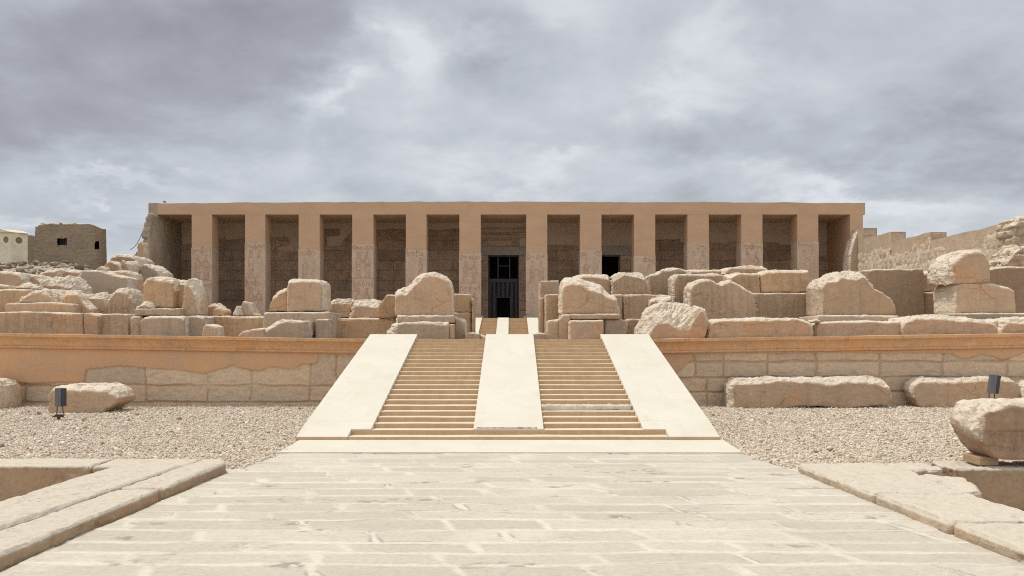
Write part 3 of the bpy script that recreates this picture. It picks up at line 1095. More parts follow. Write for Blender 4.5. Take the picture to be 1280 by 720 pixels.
# ------------------------------------------------------------------ lower stairway
def build_stairs():
    s = STAIR
    t = thing('stairway', 'broad low stone stairway with pale side ramps and a pale central ramp', 'stairway', (0, s['y0'], 0))
    top_y = 21.12

    def ramp(x0, x1, xn, yn, name):
        """sloping pale ramp; a notch at the front where the second step cuts in"""
        n = 44
        sl = s['rise'] / s['tread']
        zf = s['rise'] + 0.004
        ys = np.linspace(yn, top_y, n)
        m = MB()
        prof = [(yn, -0.02)] + [(yy, zf + (yy - s['y0']) * sl + 0.012) for yy in (yn, top_y)] + [(top_y, -0.02)]
        m.prism_yz(prof, x0, x1)
        if xn:
            a, c = xn
            prof = [(s['y0'], -0.02), (s['y0'], zf), (yn - 0.002, zf + (yn - s['y0']) * sl + 0.012), (yn - 0.002, -0.02)]
            m.prism_yz(prof, a, c)
        es = [e for e in m.bm.edges if e.calc_face_angle(0) > 0.5]
        bmesh.ops.bevel(m.bm, geom=es, offset=0.006, segments=1, affect='EDGES')
        return m.build(name, M['ramp'], t)
    y2 = s['y0'] + s['tread']
    r1 = ramp(XR[0], XR[1], (XR[0], -2.85), y2 + 0.012, 'side_ramp')
    r2 = ramp(XR[4], XR[5], (2.72, XR[5]), y2 + 0.012, 'side_ramp')
    r3 = ramp(XR[2], XR[3], None, y2 + 0.02, 'central_ramp')
    for q in ((XR[0], -2.853), (2.723, XR[5])):
        MB().box(q[0], q[1], s['y0'] - 0.014, s['y0'] - 0.001, -0.02, s['rise'] - 0.004, 0.003).build('ramp_foot', M['step'], t)
    # broken foot of the central ramp, mended with rough mortar
    pt = MB()
    r = np.random.default_rng(3)
    pts = [(-0.62, 14.22)]
    for i in range(13):
        u = i / 12
        pts.append((-0.60 + 1.02 * u, 14.72 + 0.12 * math.sin(u * 7) * (1 - u) + 0.22 * math.sin(u * 3.0) + r.uniform(-0.05, 0.05)))
    pts.append((0.44, 14.22))
    sl = s['rise'] / s['tread']
    hi = [pt.bm.verts.new((p[0], p[1], s['rise'] + 0.028 + (p[1] - s['y0']) * sl)) for p in pts]
    lo = [pt.bm.verts.new((p[0], p[1], s['rise'] - 0.08 + (p[1] - s['y0']) * sl)) for p in pts]
    pt.bm.faces.new(hi)
    for i in range(len(pts)):
        j = (i + 1) % len(pts)
        pt.bm.faces.new((lo[i], lo[j], hi[j], hi[i]))
    me = voxel(pt.mesh('mortar_patch'), 0.016)
    V = get_co(me)
    N = get_no(me)
    V = V + N * (0.020 * ridged(V * [1, 2, 1], 4, 4, 9) + 0.012 * fbm(V, 16, 3, 5) + 0.010)[:, None]
    set_co(me, V)
    set_attr(me, 'rough', np.clip(0.40 + 1.6 * fbm(V, 5, 4, 2), 0, 1))
    keep_largest(me)
    link('mortar_patch', me, M['grey'], r3, smooth=True)
    # steps
    def step(x0, x1, y0, z0, z1, rough=0.0):
        m = MB().box(x0, x1, y0, y0 + s['tread'] + 0.03, z0 - 0.04, z1, 0.0)
        me = m.mesh('step')
        bm = bmesh.new()
        bm.from_mesh(me)
        es = [e for e in bm.edges if abs((e.verts[0].co - e.verts[1].co).x) > 0.5]
        bmesh.ops.subdivide_edges(bm, edges=es, cuts=24, use_grid_fill=True)
        sd = int(y0 * 100)
        P = np.array([v.co[:] for v in bm.verts])
        dz = fbm(P * [1, 1, 1], 1.8, 3, sd) * 0.006
        dyy = fbm(P + 9, 1.8, 3, sd + 1) * 0.009
        for v, a, c in zip(bm.verts, dz, dyy):
            if v.co.z > z1 - 0.001:
                v.co.z += a
            if v.co.y < y0 + 0.01:
                v.co.y += c
        es = [e for e in bm.edges if all(v.co.y < y0 + 0.03 and v.co.z > z1 - 0.02 for v in e.verts) and abs((e.verts[0].co - e.verts[1].co).x) > 0.001]
        bmesh.ops.bevel(bm, geom=es, offset=0.010, segments=2, affect='EDGES')
        bm.to_mesh(me)
        bm.free()
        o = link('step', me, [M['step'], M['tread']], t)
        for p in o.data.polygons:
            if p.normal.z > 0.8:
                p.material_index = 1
        return o
    step(-2.848, 2.718, s['y0'] + 0.004, 0.02, s['rise'])
    step(-2.848, 2.718, y2, s['rise'], 2 * s['rise'])
    for k in range(2, s['n']):
        y = s['y0'] + k * s['tread']
        for (a, c) in ((XR[1] + 0.003, XR[2] - 0.003), (XR[3] + 0.003, XR[4] - 0.003)):
            step(a, c, y, k * s['rise'], (k + 1) * s['rise'])
    # crumbling mended nosings in the right flight
    for k, x0, x1, sd in ((5, XR[3] + 0.02, XR[4] - 0.05, 4),):
        y = s['y0'] + k * s['tread']
        z = (k + 1) * s['rise']
        m = MB().box(x0, x1, y - 0.07, y + 0.2, z - 0.078, z + 0.004)
        me = voxel(m.mesh('broken_nosing'), 0.016)
        V = get_co(me)
        V = smooth_np(me, V, 3)
        set_co(me, V)
        N = get_no(me)
        V = V + N * (0.055 * fbm(V, 2.6, 4, sd) + 0.020 * ridged(V, 6, 3, sd) + 0.004)[:, None]
        set_co(me, V)
        set_attr(me, 'rough', np.ones(len(V)) * 0.9)
        link('broken_nosing', me, M['kerb_pale'], t, smooth=True)


build_stairs()

# ------------------------------------------------------------------ terrace wall and terrace
WALL_Y = 21.1


def top_z(X):
    return 1.765 + 0.150 * np.clip((np.abs(X) - 3.7) / 9.7, 0, 1.4)


def terrace_wall(label, sgn, x_in, x_out, bound, rows):
    t = thing('terrace_wall', label, 'wall', (sgn * (x_in + x_out) / 2, WALL_Y, 0), 'terrace walls either side of the stairs')
    # body: dense face
    nu, nv = 640, 84
    ax = np.linspace(x_in, x_out, nu)
    X = sgn * ax if sgn > 0 else -ax[::-1]
    tt = np.linspace(0, 1, nv)
    XX = np.ones((nv, 1)) * X[None, :]
    ztop = top_z(X) - 0.38
    ZZ = -0.05 + tt[:, None] * (ztop + 0.05)[None, :]
    P = np.stack([XX.ravel(), np.full(nu * nv, WALL_Y), ZZ.ravel()], 1)
    px = 640 + P[:, 0] * F / WALL_Y
    py = HOR - (P[:, 2] - EYE) * F / WALL_Y
    py = py + 5.5 * np.clip((np.abs(P[:, 0]) - 3.7) / 9.7, 0, 1.3) * 0
    bx = [q[0] for q in bound]
    by = np.interp(px, bx, [q[1] for q in bound])
    wob = fbm(P, 1.3, 4, 5) * 3.5 + fbm(P, 6, 3, 6) * 1.6
    ex = np.clip((py + wob - by) / 1.6, 0, 1)
    Pw = P + np.stack([fbm(P, 2.0, 3, 31) * 0.06, P[:, 1] * 0, fbm(P, 1.6, 3, 32) * 0.035], 1)
    zr = [Z_(q[0], WALL_Y) for q in rows]
    zw = Pw[:, 2]
    row = np.zeros(len(P), int)
    dz = np.full(len(P), 9.0)
    for z in zr:
        dz = np.minimum(dz, np.abs(zw - z))
        row += (zw < z)
    dx = np.full(len(P), 9.0)
    tone = np.zeros(len(P))
    r = np.random.default_rng(int(x_in * 10) + (sgn > 0))
    for k in range(len(rows) + 1):
        js = np.array(sorted(X_(j, WALL_Y) for j in (rows[min(k, len(rows) - 1)][1] if k else rows[0][1])))
        if k:
            js = np.array(sorted(X_(j, WALL_Y) for j in rows[k - 1][1]))
        m = row == k
        dd = np.abs(Pw[m, 0][:, None] - js[None, :])
        dx[m] = dd.min(1)
        tone[m] = r.random(len(js) + 1)[np.searchsorted(js, Pw[m, 0])]
    jw = 0.018 + 0.02 * np.clip(fbm(P, 1.5, 3, 77) + 0.2, 0, 1)
    jo = np.clip(1 - (np.minimum(dz, dx) - jw) / 0.015, 0, 1) * (0.5 + 0.5 * np.clip(fbm(P, 1.1, 2, 79) * 2 + 0.6, 0, 1))
    st_rough = fbm(P, 5, 5, 12, 0.6) * 0.026 + fbm(P, 1.2, 3, 13) * 0.02
    P[:, 1] += ex * (0.045 + 0.03 * jo) + st_rough * ex + (1 - ex) * fbm(P, 0.8, 3, 14) * 0.008
    low = np.clip((0.12 - P[:, 2]) / 0.1, 0, 1)
    Q = grid_quads(nu, nv)
    # back and sides
    n0 = len(P)
    bk = np.array([(X[0], WALL_Y + 0.5, -0.05), (X[-1], WALL_Y + 0.5, -0.05), (X[-1], WALL_Y + 0.5, ztop[-1]), (X[0], WALL_Y + 0.5, ztop[0])])
    V = np.concatenate([P, bk])
    z_ = np.zeros(4)
    me = bpy.data.meshes.new('wall_face')
    faces = [tuple(q) for q in Q] + [(n0 + 1, n0, n0 + 3, n0 + 2)]
    faces.append(tuple([n0] + [i * nu for i in range(nv)][::1] + [n0 + 3])[::-1])
    faces.append(tuple([n0 + 1] + [i * nu + nu - 1 for i in range(nv)] + [n0 + 2]))
    me.from_pydata([tuple(v) for v in V], [], faces)
    me.update()
    set_attr(me, 'exposed', np.concatenate([ex, z_]))
    set_attr(me, 'joint', np.concatenate([jo, z_]))
    set_attr(me, 'tone', np.concatenate([tone, z_]))
    link('wall_face', me, M['twall'], t, smooth=True)
    # cornice: fillet, cavetto, torus roll
    prof = [(0.60, 0.0), (-0.20, 0.0), (-0.205, -0.012), (-0.20, -0.082)]
    for i in range(9):
        a = i / 8 * math.pi / 2
        prof.append((-0.055 - 0.13 * (1 - math.sin(a)), -0.088 - 0.215 * (1 - math.cos(a)) ** 0.75 if i else -0.088))
    prof += [(-0.05, -0.318)]
    for i in range(9):
        a = math.pi / 2 + i / 8 * math.pi
        prof.append((-0.035 + 0.055 * math.cos(a), -0.352 + 0.038 * math.sin(a)))
    prof += [(0.60, -0.392)]
    nx = 260
    X = np.linspace(X[0], X[-1], nx)
    V = []
    for i, x in enumerate(X):
        for (a, z) in prof:
            V.append((x, WALL_Y + a, float(top_z(x)) + z))
    V = np.array(V)
    V[:, 2] += fbm(V, 1.1, 3, 3) * 0.012
    V[:, 1] += fbm(V, 1.6, 3, 8) * 0.012 + fbm(V, 8, 3, 9) * 0.006
    m = len(prof)
    Q = []
    for i in range(nx - 1):
        for j in range(m):
            k = (j + 1) % m
            Q.append((i * m + j, i * m + k, (i + 1) * m + k, (i + 1) * m + j))
    me = bpy.data.meshes.new('cornice')
    me.from_pydata([tuple(v) for v in V], [], Q + [tuple(range(m)), tuple(range((nx - 1) * m, nx * m))[::-1]])
    me.update()
    bm = bmesh.new(); bm.from_mesh(me); bmesh.ops.recalc_face_normals(bm, faces=bm.faces[:]); bm.to_mesh(me); bm.free()
    link('cornice', me, M['orange'], t)


BL = [(-400, 478), (0, 478), (60, 477), (104, 477), (107, 461), (150, 457), (182, 459), (220, 462), (255, 466), (275, 460), (292, 456), (312, 461), (325, 462),
      (345, 457), (362, 461), (378, 455), (396, 454), (399, 443), (410, 441), (470, 441), (500, 441)]
RL = [(482, [-300, -200, -120, -60, 30, 106, 181, 258, 313, 387, 420]), (503, [-250, -150, -80, -20, 60, 150, 231, 331, 400]), (520, [-300, -100, 0, 50, 100, 180, 280, 340, 420])]
BR = [(780, 480), (815, 474), (848, 464), (862, 452), (868, 441), (960, 440), (1040, 440), (1190, 440), (1202, 448), (1230, 443), (1252, 449), (1280, 441), (1400, 446), (1700, 450)]
RR = [(452, [868, 905, 960, 1020, 1100, 1180, 1260, 1400]), (472, [850, 884, 955, 1020, 1103, 1202, 1258, 1330, 1420]), (490, [845, 884, 930, 1000, 1080, 1180, 1290, 1400]), (515, [870, 905, 980, 1060, 1160, 1240, 1330])]
terrace_wall('low terrace wall with orange plaster and bared grey blocks, left of the stairs', -1, 3.742, 20.0, BL, RL)
terrace_wall('low terrace wall, mostly bare grey stone under an orange cornice, right of the stairs', 1, 3.602, 20.0, BR, RR)


def build_terrace():
    xs = np.unique(np.concatenate([np.arange(-90, -40, 4.0), np.arange(-40, -8, 0.4), np.arange(-8, 40, 2.0), np.arange(40, 91, 10.0)]))
    ys = np.unique(np.concatenate([np.arange(21.55, 60, 0.4), [49.98, 50.0], np.arange(60, 140, 5.0)]))
    XX, YY = np.meshgrid(xs, ys)
    P = np.stack([XX.ravel(), YY.ravel(), land(XX.ravel(), YY.ravel())], 1)
    lift = P[:, 2] - np.where(P[:, 1] < 50, 1.74, FLOOR2)
    P[:, 2] += np.clip(lift, 0, 1) * (fbm(P * [1, 1, 0], 0.7, 4, 2) * 0.28 + fbm(P * [1, 1, 0], 2.2, 3, 4) * 0.10)
    nu, nv = len(xs), len(ys)
    V = np.concatenate([P, [(xs[0], ys[0], -0.1), (xs[-1], ys[0], -0.1)]])
    n0 = len(P)
    me = bpy.data.meshes.new('terrace_ground')
    me.from_pydata([tuple(v) for v in V], [], [tuple(q) for q in grid_quads(nu, nv)] + [tuple([n0, n0 + 1] + list(range(nu))[::-1])])
    me.update()
    o = link('terrace_ground', me, M['earth'], smooth=False)
    tag(o, 'raised earth terrace with a rubble mound on its left', kind='structure')


build_terrace()

# stretch of plain core wall that carries the paving edge at the head of the stairs
MB().box(XR[0] + 0.01, XR[5] - 0.01, 21.14, 21.8, -0.05, 1.745).build('terrace_kerb', M['step'])
tag(bpy.data.objects['terrace_kerb'], 'terrace edge at the head of the stairs', kind='structure')

# ------------------------------------------------------------------ temple
TY, BY, CEIL, ROOF = 58.0, 62.2, 10.73, 11.62
PIL = [(239.7, 265, 309), (306.4, 331.5, 303), (373.4, 399.5, 312), (440.3, 466.7, 304.5), (507.4, 533, 312), (574.2, 600.8, 316.5),
       (657.8, 684, 316), (725.3, 751.8, 312.5), (792.6, 819, 320), (859.4, 886, 304), (926.6, 953, 304), (996.6, 1022.8, 302)]


def figure_lines(r, w, h):
    """carved registers: two standing figures under a row of signs; polylines in panel metres"""
    L = []

    def arc(cx, cy, rx, ry, a0, a1, n=8):
        L.append([(cx + rx * math.cos(a0 + (a1 - a0) * i / n), cy + ry * math.sin(a0 + (a1 - a0) * i / n)) for i in range(n + 1)])
    ys = h
    nreg = 2 if h > 5.6 else 2
    hh = h / nreg
    for k in range(nreg):
        b0 = k * hh + 0.15
        fh = hh - 0.9
        L.append([(0.06, b0 - 0.06), (w - 0.06, b0 - 0.06)])
        for (cx, s) in ((w * 0.30, 1), (w * 0.70, -1)):
            u = fh / 2.1
            wd = 0.9 * min(1, u) * 0.8
            arc(cx + 0.02 * s, b0 + 1.86 * u, 0.11 * wd * 1.3, 0.12 * u, 0, 6.28)                  # head
            L.append([(cx - 0.10 * wd, b0 + 1.95 * u), (cx - 0.16 * wd * s, b0 + 2.28 * u), (cx + 0.08 * wd * s, b0 + 2.2 * u), (cx + 0.11 * wd, b0 + 1.95 * u)])   # crown
            L.append([(cx - 0.26 * wd, b0 + 1.66 * u), (cx + 0.26 * wd, b0 + 1.66 * u), (cx + 0.13 * wd, b0 + 1.1 * u), (cx - 0.13 * wd, b0 + 1.1 * u), (cx - 0.26 * wd, b0 + 1.66 * u)])
            L.append([(cx - 0.14 * wd, b0 + 1.1 * u), (cx - 0.22 * wd, b0 + 0.62 * u), (cx + 0.30 * s * wd, b0 + 0.62 * u), (cx + 0.14 * wd, b0 + 1.1 * u)])     # kilt
            L.append([(cx - 0.14 * wd, b0 + 0.62 * u), (cx - 0.16 * wd, b0), (cx + 0.02 * s, b0)])
            L.append([(cx + 0.16 * wd, b0 + 0.62 * u), (cx + 0.16 * wd, b0), (cx + 0.30 * wd * s, b0)])
            a = r.uniform(-0.25, 0.35)
            L.append([(cx + 0.24 * wd * s, b0 + 1.62 * u), (cx + 0.30 * wd * s, b0 + 1.25 * u), (cx + 0.55 * wd * s, b0 + (1.35 + a) * u)])
            L.append([(cx - 0.26 * wd * s, b0 + 1.62 * u), (cx - 0.32 * wd * s, b0 + 1.2 * u), (cx - 0.28 * wd * s, b0 + 0.85 * u)])
            if r.random() < 0.5:
                L.append([(cx - 0.36 * wd * s, b0 + 0.05), (cx - 0.36 * wd * s, b0 + 1.5 * u)])
        # signs above the figures
        y = b0 + fh + 0.42
        x = 0.16
        while x < w - 0.14:
            q = r.integers(0, 5)
            s_ = r.uniform(0.07, 0.12)
            if q == 0: arc(x, y, s_, s_ * 1.6, 0, 6.28)
            elif q == 1: L.append([(x - s_, y - s_), (x, y + 1.6 * s_), (x + s_, y - s_)])
            elif q == 2: L.append([(x - s_, y), (x - s_ / 3, y + s_), (x + s_ / 3, y), (x + s_, y + s_)])
            elif q == 3: arc(x, y - s_, s_, s_ * 2, 0, 3.14)
            else: L.append([(x - s_, y + s_), (x + s_, y + s_), (x + s_, y - s_), (x - s_, y - s_), (x - s_, y + s_)])
            x += r.uniform(0.24, 0.36)
        for xx in (0.08, w / 2 + 0.02, w - 0.08):
            if r.random() < 0.7:
                L.append([(xx, y - 0.2), (xx, y + 0.28)])
    return L


def line_dist(px, pz, L):
    d = np.full(len(px), 9.0)
    for pl in L:
        for (x0, y0), (x1, y1) in zip(pl, pl[1:]):
            vx, vy = x1 - x0, y1 - y0
            t = np.clip(((px - x0) * vx + (pz - y0) * vy) / (vx * vx + vy * vy + 1e-9), 0, 1)
            d = np.minimum(d, np.hypot(px - x0 - t * vx, pz - y0 - t * vy))
    return d


def build_temple():
    t = thing('temple', 'long flat-roofed sandstone temple front with twelve square pillars and dark portico', 'temple', (X_(638, TY), TY, FLOOR2))
    xl, xr = X_(197, TY), X_(1079.5, TY)
    # architrave with a slightly uneven top, sunlit roof slab behind
    n = 120
    nx = np.linspace(xl, X_(1081.5, TY), n)
    top = ROOF + 0.05 * fbm(np.stack([nx, nx * 0, nx * 0], 1), 0.35, 4, 3) + 0.03 * fbm(np.stack([nx, nx * 0, nx * 0], 1), 3, 3, 5) - 0.10 * ((nx - nx.mean()) / 26) ** 2 + 0.03
    m = MB()
    fr, bk = [], []
    rows = [(TY, CEIL), (TY, None), (TY + 1.1, None), (TY + 1.1, CEIL)]
    vv = [[m.bm.verts.new((nx[i], y, top[i] if z is None else z)) for (y, z) in rows] for i in range(n)]
    for i in range(n - 1):
        for k in range(4):
            j = (k + 1) % 4
            m.bm.faces.new((vv[i][k], vv[i + 1][k], vv[i + 1][j], vv[i][j]))
    m.bm.faces.new(vv[0]); m.bm.faces.new(vv[-1][::-1])
    m.build('lintel', M['plaster'], t)
    MB().box(xl, xr, TY + 1.103, BY + 9, CEIL + 0.003, ROOF - 0.12).build('roof', M['dark_plaster'], t)
    MB().box(xl, xr, TY - 2.4, BY, FLOOR2 - 0.4, FLOOR2 + 0.01).build('floor', M['grey'], t)
    r = np.random.default_rng(8)
    for k, (a, c, yb) in enumerate(PIL):
        x0, x1, zt = X_(a, TY), X_(c, TY), Z_(yb, TY)
        p = MB().box(x0, x1, TY - 0.004, TY + 1.25, FLOOR2 + 0.012, CEIL - 0.003).build('pillar', M['plaster'], t)
        # bared, carved lower shaft: wraps front and both sides
        w, h = x1 - x0, zt - FLOOR2 - 0.35
        nu, nv = 46, 150
        u = np.linspace(-0.02, w + 0.02, nu)
        v = np.linspace(0, h, nv)
        U, W = np.meshgrid(u, v)
        U, W = U.ravel(), W.ravel()
        d = line_dist(U, W, figure_lines(r, w, h))
        P = np.stack([x0 + U, np.full(len(U), TY - 0.03), FLOOR2 + 0.35 + W], 1)
        fade = np.clip(0.55 + 1.3 * fbm(P, 1.1, 4, k), 0.1, 1)
        cv = np.exp(-(d / 0.030) ** 2) * fade
        topj = fbm(np.stack([U, U * 0, U * 0 + k], 1), 2.5, 4, 40 + k) * 0.09 * (W / h) ** 6
        P[:, 2] += topj
        P[:, 1] += 0.045 * cv + 0.018 * fbm(P, 2.4, 4, k + 60)
        V = P.tolist()
        faces = [tuple(q) for q in grid_quads(nu, nv)]
        # side strips
        for side in (0, nu - 1):
            base = len(V)
            for i in range(nv):
                q = V[i * nu + side]
                V.append((q[0], TY + 1.27, q[2]))
            for i in range(nv - 1):
                f = (i * nu + side, (i + 1) * nu + side, base + i + 1, base + i)
                faces.append(f if side == 0 else f[::-1])
        # top edge back to the shaft
        base = len(V)
        for i in range(nu):
            q = V[(nv - 1) * nu + i]
            V.append((q[0], TY + 0.01, q[2]))
        for i in range(nu - 1):
            a_, c_ = (nv - 1) * nu + i, (nv - 1) * nu + i + 1
            faces.append((a_, c_, base + i + 1, base + i))
        me = bpy.data.meshes.new('carved_shaft')
        me.from_pydata(V, [], faces)
        me.update()
        set_attr(me, 'carve', np.concatenate([cv, np.zeros(len(V) - len(cv))]))
        link('carved_shaft', me, M['pillar'], p, smooth=False)
        MB().box(x0 - 0.22, x1 + 0.22, TY - 0.25, TY + 1.5, FLOOR2 + 0.013, FLOOR2 + 0.36, 0.03).build('plinth', M['grey'], p)
    # end walls
    ragged = [(186.9, 266), (184.6, 266), (181.8, 269), (180.5, 277), (178.6, 290), (176.5, 300), (172, 304), (171.5, 312), (166, 316), (158, 324), (152, 340), (186.9, 340)]

    stone('rough end wall of the temple, left', ragged, 56.7, 5.4, c=0, rough=0.04, face=0.06, masonry=0.42, mat='rubble_wall', z0=2.8, name='side_wall', parent=t, vox=0.085, it=1)
    MB().box(X_(185.5, TY), xl + 0.004, TY + 0.004, BY + 8.5, FLOOR2 - 0.3, ROOF - 0.06).build('side_wall', M['rubble_wall'], t)
    MB().box(X_(1062.6, TY), xr - 0.05, TY - 0.002, BY + 8.5, FLOOR2 - 0.3, CEIL - 0.004).build('side_wall', M['plaster'], t)
    stub = [(1062.5, 338), (1063.5, 316), (1067, 303), (1071, 291), (1075.5, 285.5), (1077, 300), (1081, 338)]
    stone('broken masonry stub of the right end wall', stub, TY - 0.9, 1.4, c=2, k=0.7, rough=0.05, face=0.04, cuts=0, mat='side_render', z0=2.8, name='wall_stub', parent=t, vox=0.06, it=1)
    # back wall with its central doorway and a second dark doorway
    bz = CEIL + 0.001
    d0, d1, dz = X_(610, BY), X_(649, BY), Z_(319, BY)
    e0, e1 = X_(750, BY), X_(775.5, BY)
    W = MB()
    W.box(xl + 0.006, d0, BY, BY + 1.2, FLOOR2 + 0.011, bz)
    W.box(d1, e0, BY, BY + 1.2, FLOOR2 + 0.011, bz)
    W.box(e1, xr - 1.0, BY, BY + 1.2, FLOOR2 + 0.011, bz)
    W.box(d0, d1, BY, BY + 1.2, dz, bz)
    W.box(e0, e1, BY, BY + 1.2, dz, bz)
    bw = W.build('back_wall', M['dark_plaster'], t)
    W = MB()
    for (a, c) in ((d0, d1), (e0, e1)):      # dark halls behind the doorways
        W.box(a - 1.5, a - 1.2, BY + 1.21, BY + 7, FLOOR2, bz - 0.5)
        W.box(c + 1.2, c + 1.5, BY + 1.21, BY + 7, FLOOR2, bz - 0.5)
        W.box(a - 1.5, c + 1.5, BY + 7.01, BY + 7.3, FLOOR2, bz - 0.5)
    W.box(d0 - 1.5, e1 + 1.5, BY + 1.21, BY + 7, dz + 0.5, dz + 0.8)
    W.build('inner_hall', M['void'], t)
    # old stone courses, standing proud of the modern plaster to a stepped height
    def course(pts):
        q = MB().prism_xz([(X_(a, BY - 0.05), Z_(y, BY - 0.05)) for a, y in pts], BY - 0.06, BY + 0.02).build('old_masonry', M['dark_wall'], bw)
        set_attr(q.data, 'rough', np.zeros(len(q.data.vertices)))
    course([(222, 402), (222, 330), (226, 330), (226, 306), (240, 304), (252, 306), (252, 402)])
    course([(268, 402), (268, 296), (282, 296), (282, 300), (300, 299), (309, 297), (309, 402)])
    course([(330, 402), (330, 308), (337, 308), (337, 297), (357, 296), (363, 302), (360, 307), (345, 309), (345, 313), (372, 315), (380, 320), (380, 402)])
    course([(398, 402), (398, 308), (402, 286), (424, 286), (425, 294), (408, 296), (408, 308), (425, 308), (430, 300), (438, 292), (446, 291), (446, 402)])
    course([(464, 402), (464, 287), (476, 288), (489, 286), (510, 287), (510, 402)])
    course([(530, 402), (530, 287), (550, 288), (566, 286), (578, 287), (578, 402)])
    course([(598, 402), (598, 286), (609.5, 286), (609.5, 402)])
    course([(649.5, 402), (649.5, 318), (658, 318), (658, 286), (664, 286), (664, 402)])
    course([(610, 308), (610, 292), (649, 292), (649, 308)])
    course([(682, 402), (682, 306), (720, 307), (722, 309), (728, 310), (728, 402)])
    course([(776, 402), (776, 324), (792, 322), (796, 402)])
    course([(816, 402), (816, 300), (850, 299), (850, 303), (862, 304), (862, 402)])
    course([(884, 402), (884, 304), (912, 304), (912, 302), (924, 302), (924, 402)])
    course([(950, 402), (950, 303), (974, 303), (974, 306), (994, 306), (994, 402)])
    course([(1016, 402), (1016, 318), (1026, 321), (1040, 316), (1046, 315), (1046, 402)])
    # cornice bands and the concrete lintels over the doors
    W = MB()
    W.box(X_(599, BY), X_(662, BY), BY - 0.22, BY + 0.01, Z_(291, BY), Z_(286.5, BY), 0.03)
    W.box(X_(599, BY), X_(662, BY), BY - 0.14, BY + 0.01, Z_(297.5, BY), Z_(294, BY), 0.03)
    W.build('door_cornice', M['grey'], bw)
    MB().box(X_(600.5, BY), X_(660, BY), BY - 0.16, BY + 0.005, dz, Z_(308.5, BY), 0.02).build('door_lintel', M['grey_lintel'], bw)
    MB().box(X_(749, BY), X_(792, BY), BY - 0.16, BY + 0.005, dz, Z_(308.5, BY), 0.02).build('door_lintel', M['grey_lintel'], bw)
    # iron gate in the central doorway
    gy = BY + 0.25
    g = MB()
    gz = [FLOOR2 + 0.015, Z_(395, gy), Z_(353, gy), Z_(349, gy), dz]
    g.box(d0, d0 + 0.10, gy, gy + 0.08, FLOOR2 + 0.015, dz - 0.002)
    g.box(d1 - 0.10, d1, gy, gy + 0.08, FLOOR2 + 0.015, dz - 0.002)
    g.box(d0 + 0.1, d1 - 0.1, gy, gy + 0.08, dz - 0.10, dz - 0.002)
    g.box(d0 + 0.1, d1 - 0.1, gy - 0.04, gy + 0.10, Z_(353, gy), Z_(348.5, gy))
    for q in (622, 636.5):
        g.box(X_(q, gy), X_(q, gy) + 0.08, gy, gy + 0.08, Z_(348.4, gy), dz - 0.11)
    g.box(X_(622, gy) + 0.08, X_(636.5, gy), gy, gy + 0.08, Z_(333, gy), Z_(332, gy))
    c0, c1 = X_(620.5, gy), X_(637.5, gy)
    g.box(c0 - 0.08, c0, gy, gy + 0.08, FLOOR2 + 0.015, Z_(372, gy))
    g.box(c1, c1 + 0.08, gy, gy + 0.08, FLOOR2 + 0.015, Z_(372, gy))
    g.box(c0 - 0.08, c1 + 0.08, gy + 0.002, gy + 0.082, Z_(372, gy), Z_(370.8, gy))
    gate = g.build('iron_gate', M['iron'], t)
    g = MB()
    nb = 24
    for i in range(1, nb):
        x = d0 + (d1 - d0) * i / nb
        lowz = Z_(370.8, gy) if c0 - 0.1 < x < c1 + 0.1 else FLOOR2 + 0.015
        g.box(x - 0.018, x + 0.018, gy + 0.022, gy + 0.058, lowz, Z_(353, gy))
    g.build('bars', plain_mat('bare_iron_bar', (0.15, 0.135, 0.13), None, 4, 0.5, metal=0.3), gate)
    # a lump of stone left on the roof edge
    stone('small stone lump on the roof', [(203, 253), (203, 250.6), (205.5, 250.4), (206.5, 253)], TY + 0.3, 0.3, c=0, rough=0.02, face=0.02, mat='grey', down=False, name='roof_stone', parent=t, vox=0.05)


build_temple()


def upper_stairs():
    t = thing('upper_stairway', 'second smaller stairway with three pale ramps rising to the temple door', 'stairway', (-0.3, 43.5, 1.74))
    y0, y1, z0, z1 = 43.5, 50.2, 1.72, FLOOR2 + 0.012
    n = 14
    tr, ri = (y1 - y0) / n, (z1 - 1.745) / n
    xs = [X_(586, 50), X_(597.8, 50), X_(622.3, 50), X_(636, 50), X_(657.5, 50), X_(672, 50)]
    xs[1] = -1.86
    xs[4] = X_(658.5, 50)
    for k in range(n):
        for a, c in ((xs[1], xs[2]), (xs[3], xs[4])):
            MB().box(a + 0.002, c - 0.002, y0 + k * tr, y0 + (k + 1) * tr + 0.02, z0, 1.745 + (k + 1) * ri, 0.012).build('step', M['step'], t)
    for (a, c, nm) in ((xs[0], xs[1], 'side_ramp'), (xs[2], xs[3], 'central_ramp'), (xs[4], xs[5], 'side_ramp')):
        MB().prism_yz([(y0 - 0.35, z0), (y0 - 0.35, 1.80), (y1 - tr, z1 + 0.03), (y1, z1 + 0.03), (y1, z0)], a, c).build(nm, M['ramp'], t)


upper_stairs()


